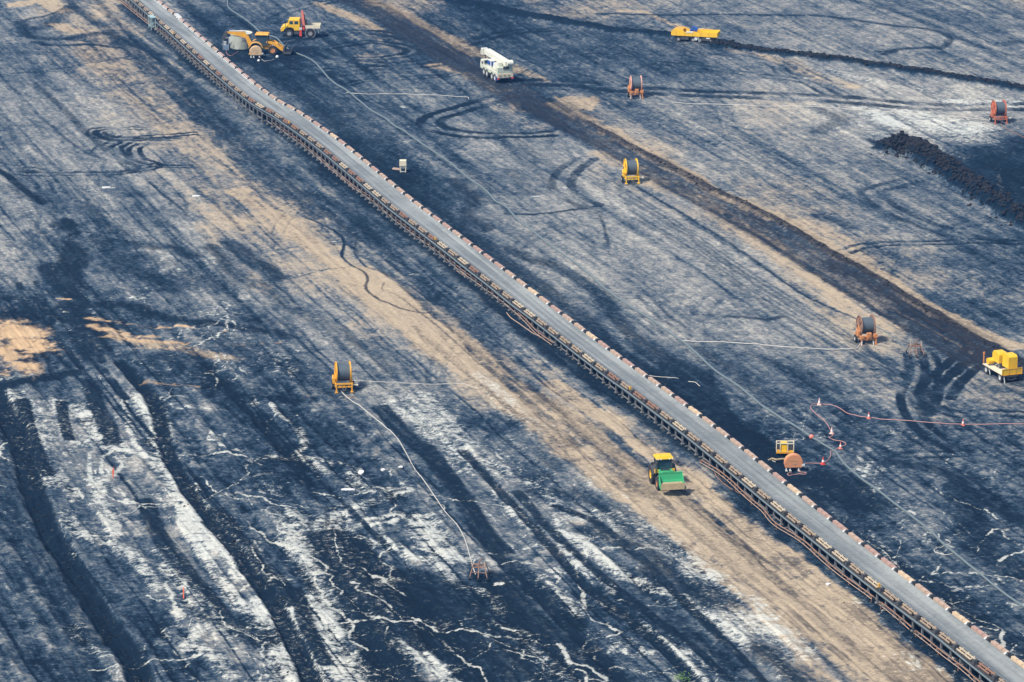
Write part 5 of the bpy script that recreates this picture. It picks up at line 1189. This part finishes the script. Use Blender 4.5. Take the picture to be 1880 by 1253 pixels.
line('cable', .05, [(416,90),(416,99),(424,103),(433,98),(438,94)], HOSEP, 'thin reddish cable looping under the round tank', 'cable')
line('cable', .05, [(480,108),(486,113),(496,112),(504,109)], HOSEW, 'white cable curving in front of the backhoe', 'cable')
line('hose', .07, [(930,575),(940,585),(962,600),(980,612),(1000,622)], COVER, 'brown hose hanging loose beside the rusty pipe at middle', 'hose')
line('hose', .07, [(838,498),(860,512),(882,525),(890,535)], COVER, 'loose pinkish hose left of the rusty pipe in the middle', 'hose')
line('hose', .06, [(1312,870),(1318,880),(1335,895),(1362,908),(1385,925)], RUSTY, 'slack rusty hose below the pipe starting by the tractor', 'hose')
ball(509, 107, WHITEP, 'white ball-shaped valve right of the sandy cable drum', .26); ball(475, 113, WHITEP, 'white ball-shaped valve below the sandy cable drum', .22)
# white sheets and lumps lying about
def sheet(px, py, wx_, wy_, label, seed=0):
    r_ = random.Random(seed); n = 9; top = []
    for k in range(n): a = 2 * math.pi * k / n; top.append((wx_ / 2 * math.cos(a) * r_.uniform(.75, 1.1), wy_ / 2 * math.sin(a) * r_.uniform(.75, 1.1)))
    g_ = G(px, py); o = MB().prism(top, 'z', 0, .12).obj('plastic_sheet', WHITEP); o.location = (g_.x, g_.y, fz(g_.x, g_.y) + .02); return tag(o, label, 'plastic sheet', 'white sheets on the coal')
sheet(663, 869, .7, 1.3, 'white sheet at the top of a pale patch below the yellow reel', 1); sheet(703, 863, .5, .6, 'small white sheet right of the pale patch below the yellow reel', 2)
sheet(736, 861, .5, .5, 'small white sheet just left of the long curving hose', 3); sheet(640, 902, 1.6, .5, 'long white sheet lying below the pale patch', 4)
sheet(1630, 1043, .9, .7, 'white sheet pressed against the right side of the conveyor', 5); sheet(1520, 1075, .5, .5, 'pale yellowish lump between sandy road and conveyor', 6)
sheet(195, 345, 1.5, .6, 'pair of white sheets on grey ground at the left', 7); sheet(361, 362, 1.3, .6, 'white sheet on grey ground beside the sandy road', 8)
# sprig of green at the bottom edge
lf = MB(); r_ = random.Random(3)
for k in range(90):
    p = Vector((r_.gauss(0, .45), r_.gauss(0, .5), r_.uniform(.02, .55))); R = Matrix.Rotation(r_.uniform(0, 6), 3, 'Z') @ Matrix.Rotation(r_.uniform(-1, 1), 3, 'X')
    lf.add([R @ Vector(q_) + p for q_ in ((-.05, 0, 0), (0, -.14, 0), (.05, 0, 0), (0, .14, .03))], [(0, 1, 2, 3)])
o = lf.obj('weed', LEAF); o.location = G(1248, 1250); tag(o, 'small bright green weed at the bottom edge', 'weed')

# lumps of coal on the ridge at the upper right and along the top berm: too many to count
def lumps(name, pts, n, spread, rmin, rmax, seed):
    r_ = random.Random(seed); wp = world_poly(pts, 5); m = MB(); base = [(0,0,1),(.89,0,.45),(.28,.85,.45),(-.72,.53,.45),(-.72,-.53,.45),(.28,-.85,.45),(.72,.53,-.45),(-.28,.85,-.45),(-.89,0,-.45),(-.28,-.85,-.45),(.72,-.53,-.45),(0,0,-1)]
    F = [(0,1,2),(0,2,3),(0,3,4),(0,4,5),(0,5,1),(1,6,2),(2,7,3),(3,8,4),(4,9,5),(5,10,1),(6,7,2),(7,8,3),(8,9,4),(9,10,5),(10,6,1),(11,7,6),(11,8,7),(11,9,8),(11,10,9),(11,6,10)]
    seg = list(zip(wp[:-1], wp[1:]))
    for k in range(n):
        a, b = seg[r_.randrange(len(seg))]; t = r_.random(); p = a + (b - a) * t; x = p[0] + r_.gauss(0, spread); y = p[1] + r_.gauss(0, spread)
        s = rmin + (rmax - rmin) * r_.random() ** 3.5; z = fz(x, y) + s * .25; an = r_.uniform(0, 6.3); sx, sy, sz = s * r_.uniform(.7, 1.3), s * r_.uniform(.7, 1.3), s * r_.uniform(.5, .9)
        vs = []
        for q_ in base:
            j = r_.uniform(.75, 1.15); qx, qy = q_[0] * sx * j, q_[1] * sy * j
            vs.append((x + qx * math.cos(an) - qy * math.sin(an), y + qx * math.sin(an) + qy * math.cos(an), z + q_[2] * sz * j))
        m.add(vs, F)
    o = m.obj(name, COAL); o['kind'] = 'stuff'; return o
COAL = paint('broken_coal', (.006, .008, .012), .9, .3, dirtcol=(.014, .011, .012), scale=.6)
lumps('coal_lumps', [(1640,280),(1668,272),(1690,286),(1730,310),(1780,342),(1830,376),(1900,418)], 5200, 1.3, .04, .34, 5)
lumps('coal_lumps', [(1240,68),(1330,84),(1420,97),(1520,109),(1620,122),(1740,140),(1900,165)], 1700, .6, .06, .34, 6)
lumps('coal_lumps', [(1080,225),(1180,280),(1280,335),(1400,392),(1500,450),(1580,495),(1680,555),(1780,615),(1900,680)], 900, .4, .04, .20, 7)
lumps('coal_lumps', cv, 900, 1.3, .04, .2, 8)
for k_, (pts, n_) in enumerate([([(0,740),(58,890),(118,1020),(205,1155),(268,1260)], 300), ([(260,710),(318,850),(402,975),(502,1110),(585,1260)], 300)]): lumps('coal_lumps', pts, n_, .8, .04, .16, 20 + k_)

# ------------------------------------------------------------------ the air over the pit
hz = MB().box((0, 600, 64.5), (5600, 6600, 133)).obj('haze', BLK); hz.data.materials.clear()
hm = bpy.data.materials.new('pit_haze'); hm.use_nodes = True; ht = hm.node_tree; ht.nodes.clear()
ho = ht.nodes.new('ShaderNodeOutputMaterial'); hv = ht.nodes.new('ShaderNodeVolumePrincipled'); hv.inputs['Color'].default_value = (.16, .46, 1.0, 1); hv.inputs['Density'].default_value = HAZE; hv.inputs['Anisotropy'].default_value = .3
ht.links.new(hv.outputs[0], ho.inputs['Volume']); hz.data.materials.append(hm); hz['kind'] = 'stuff'
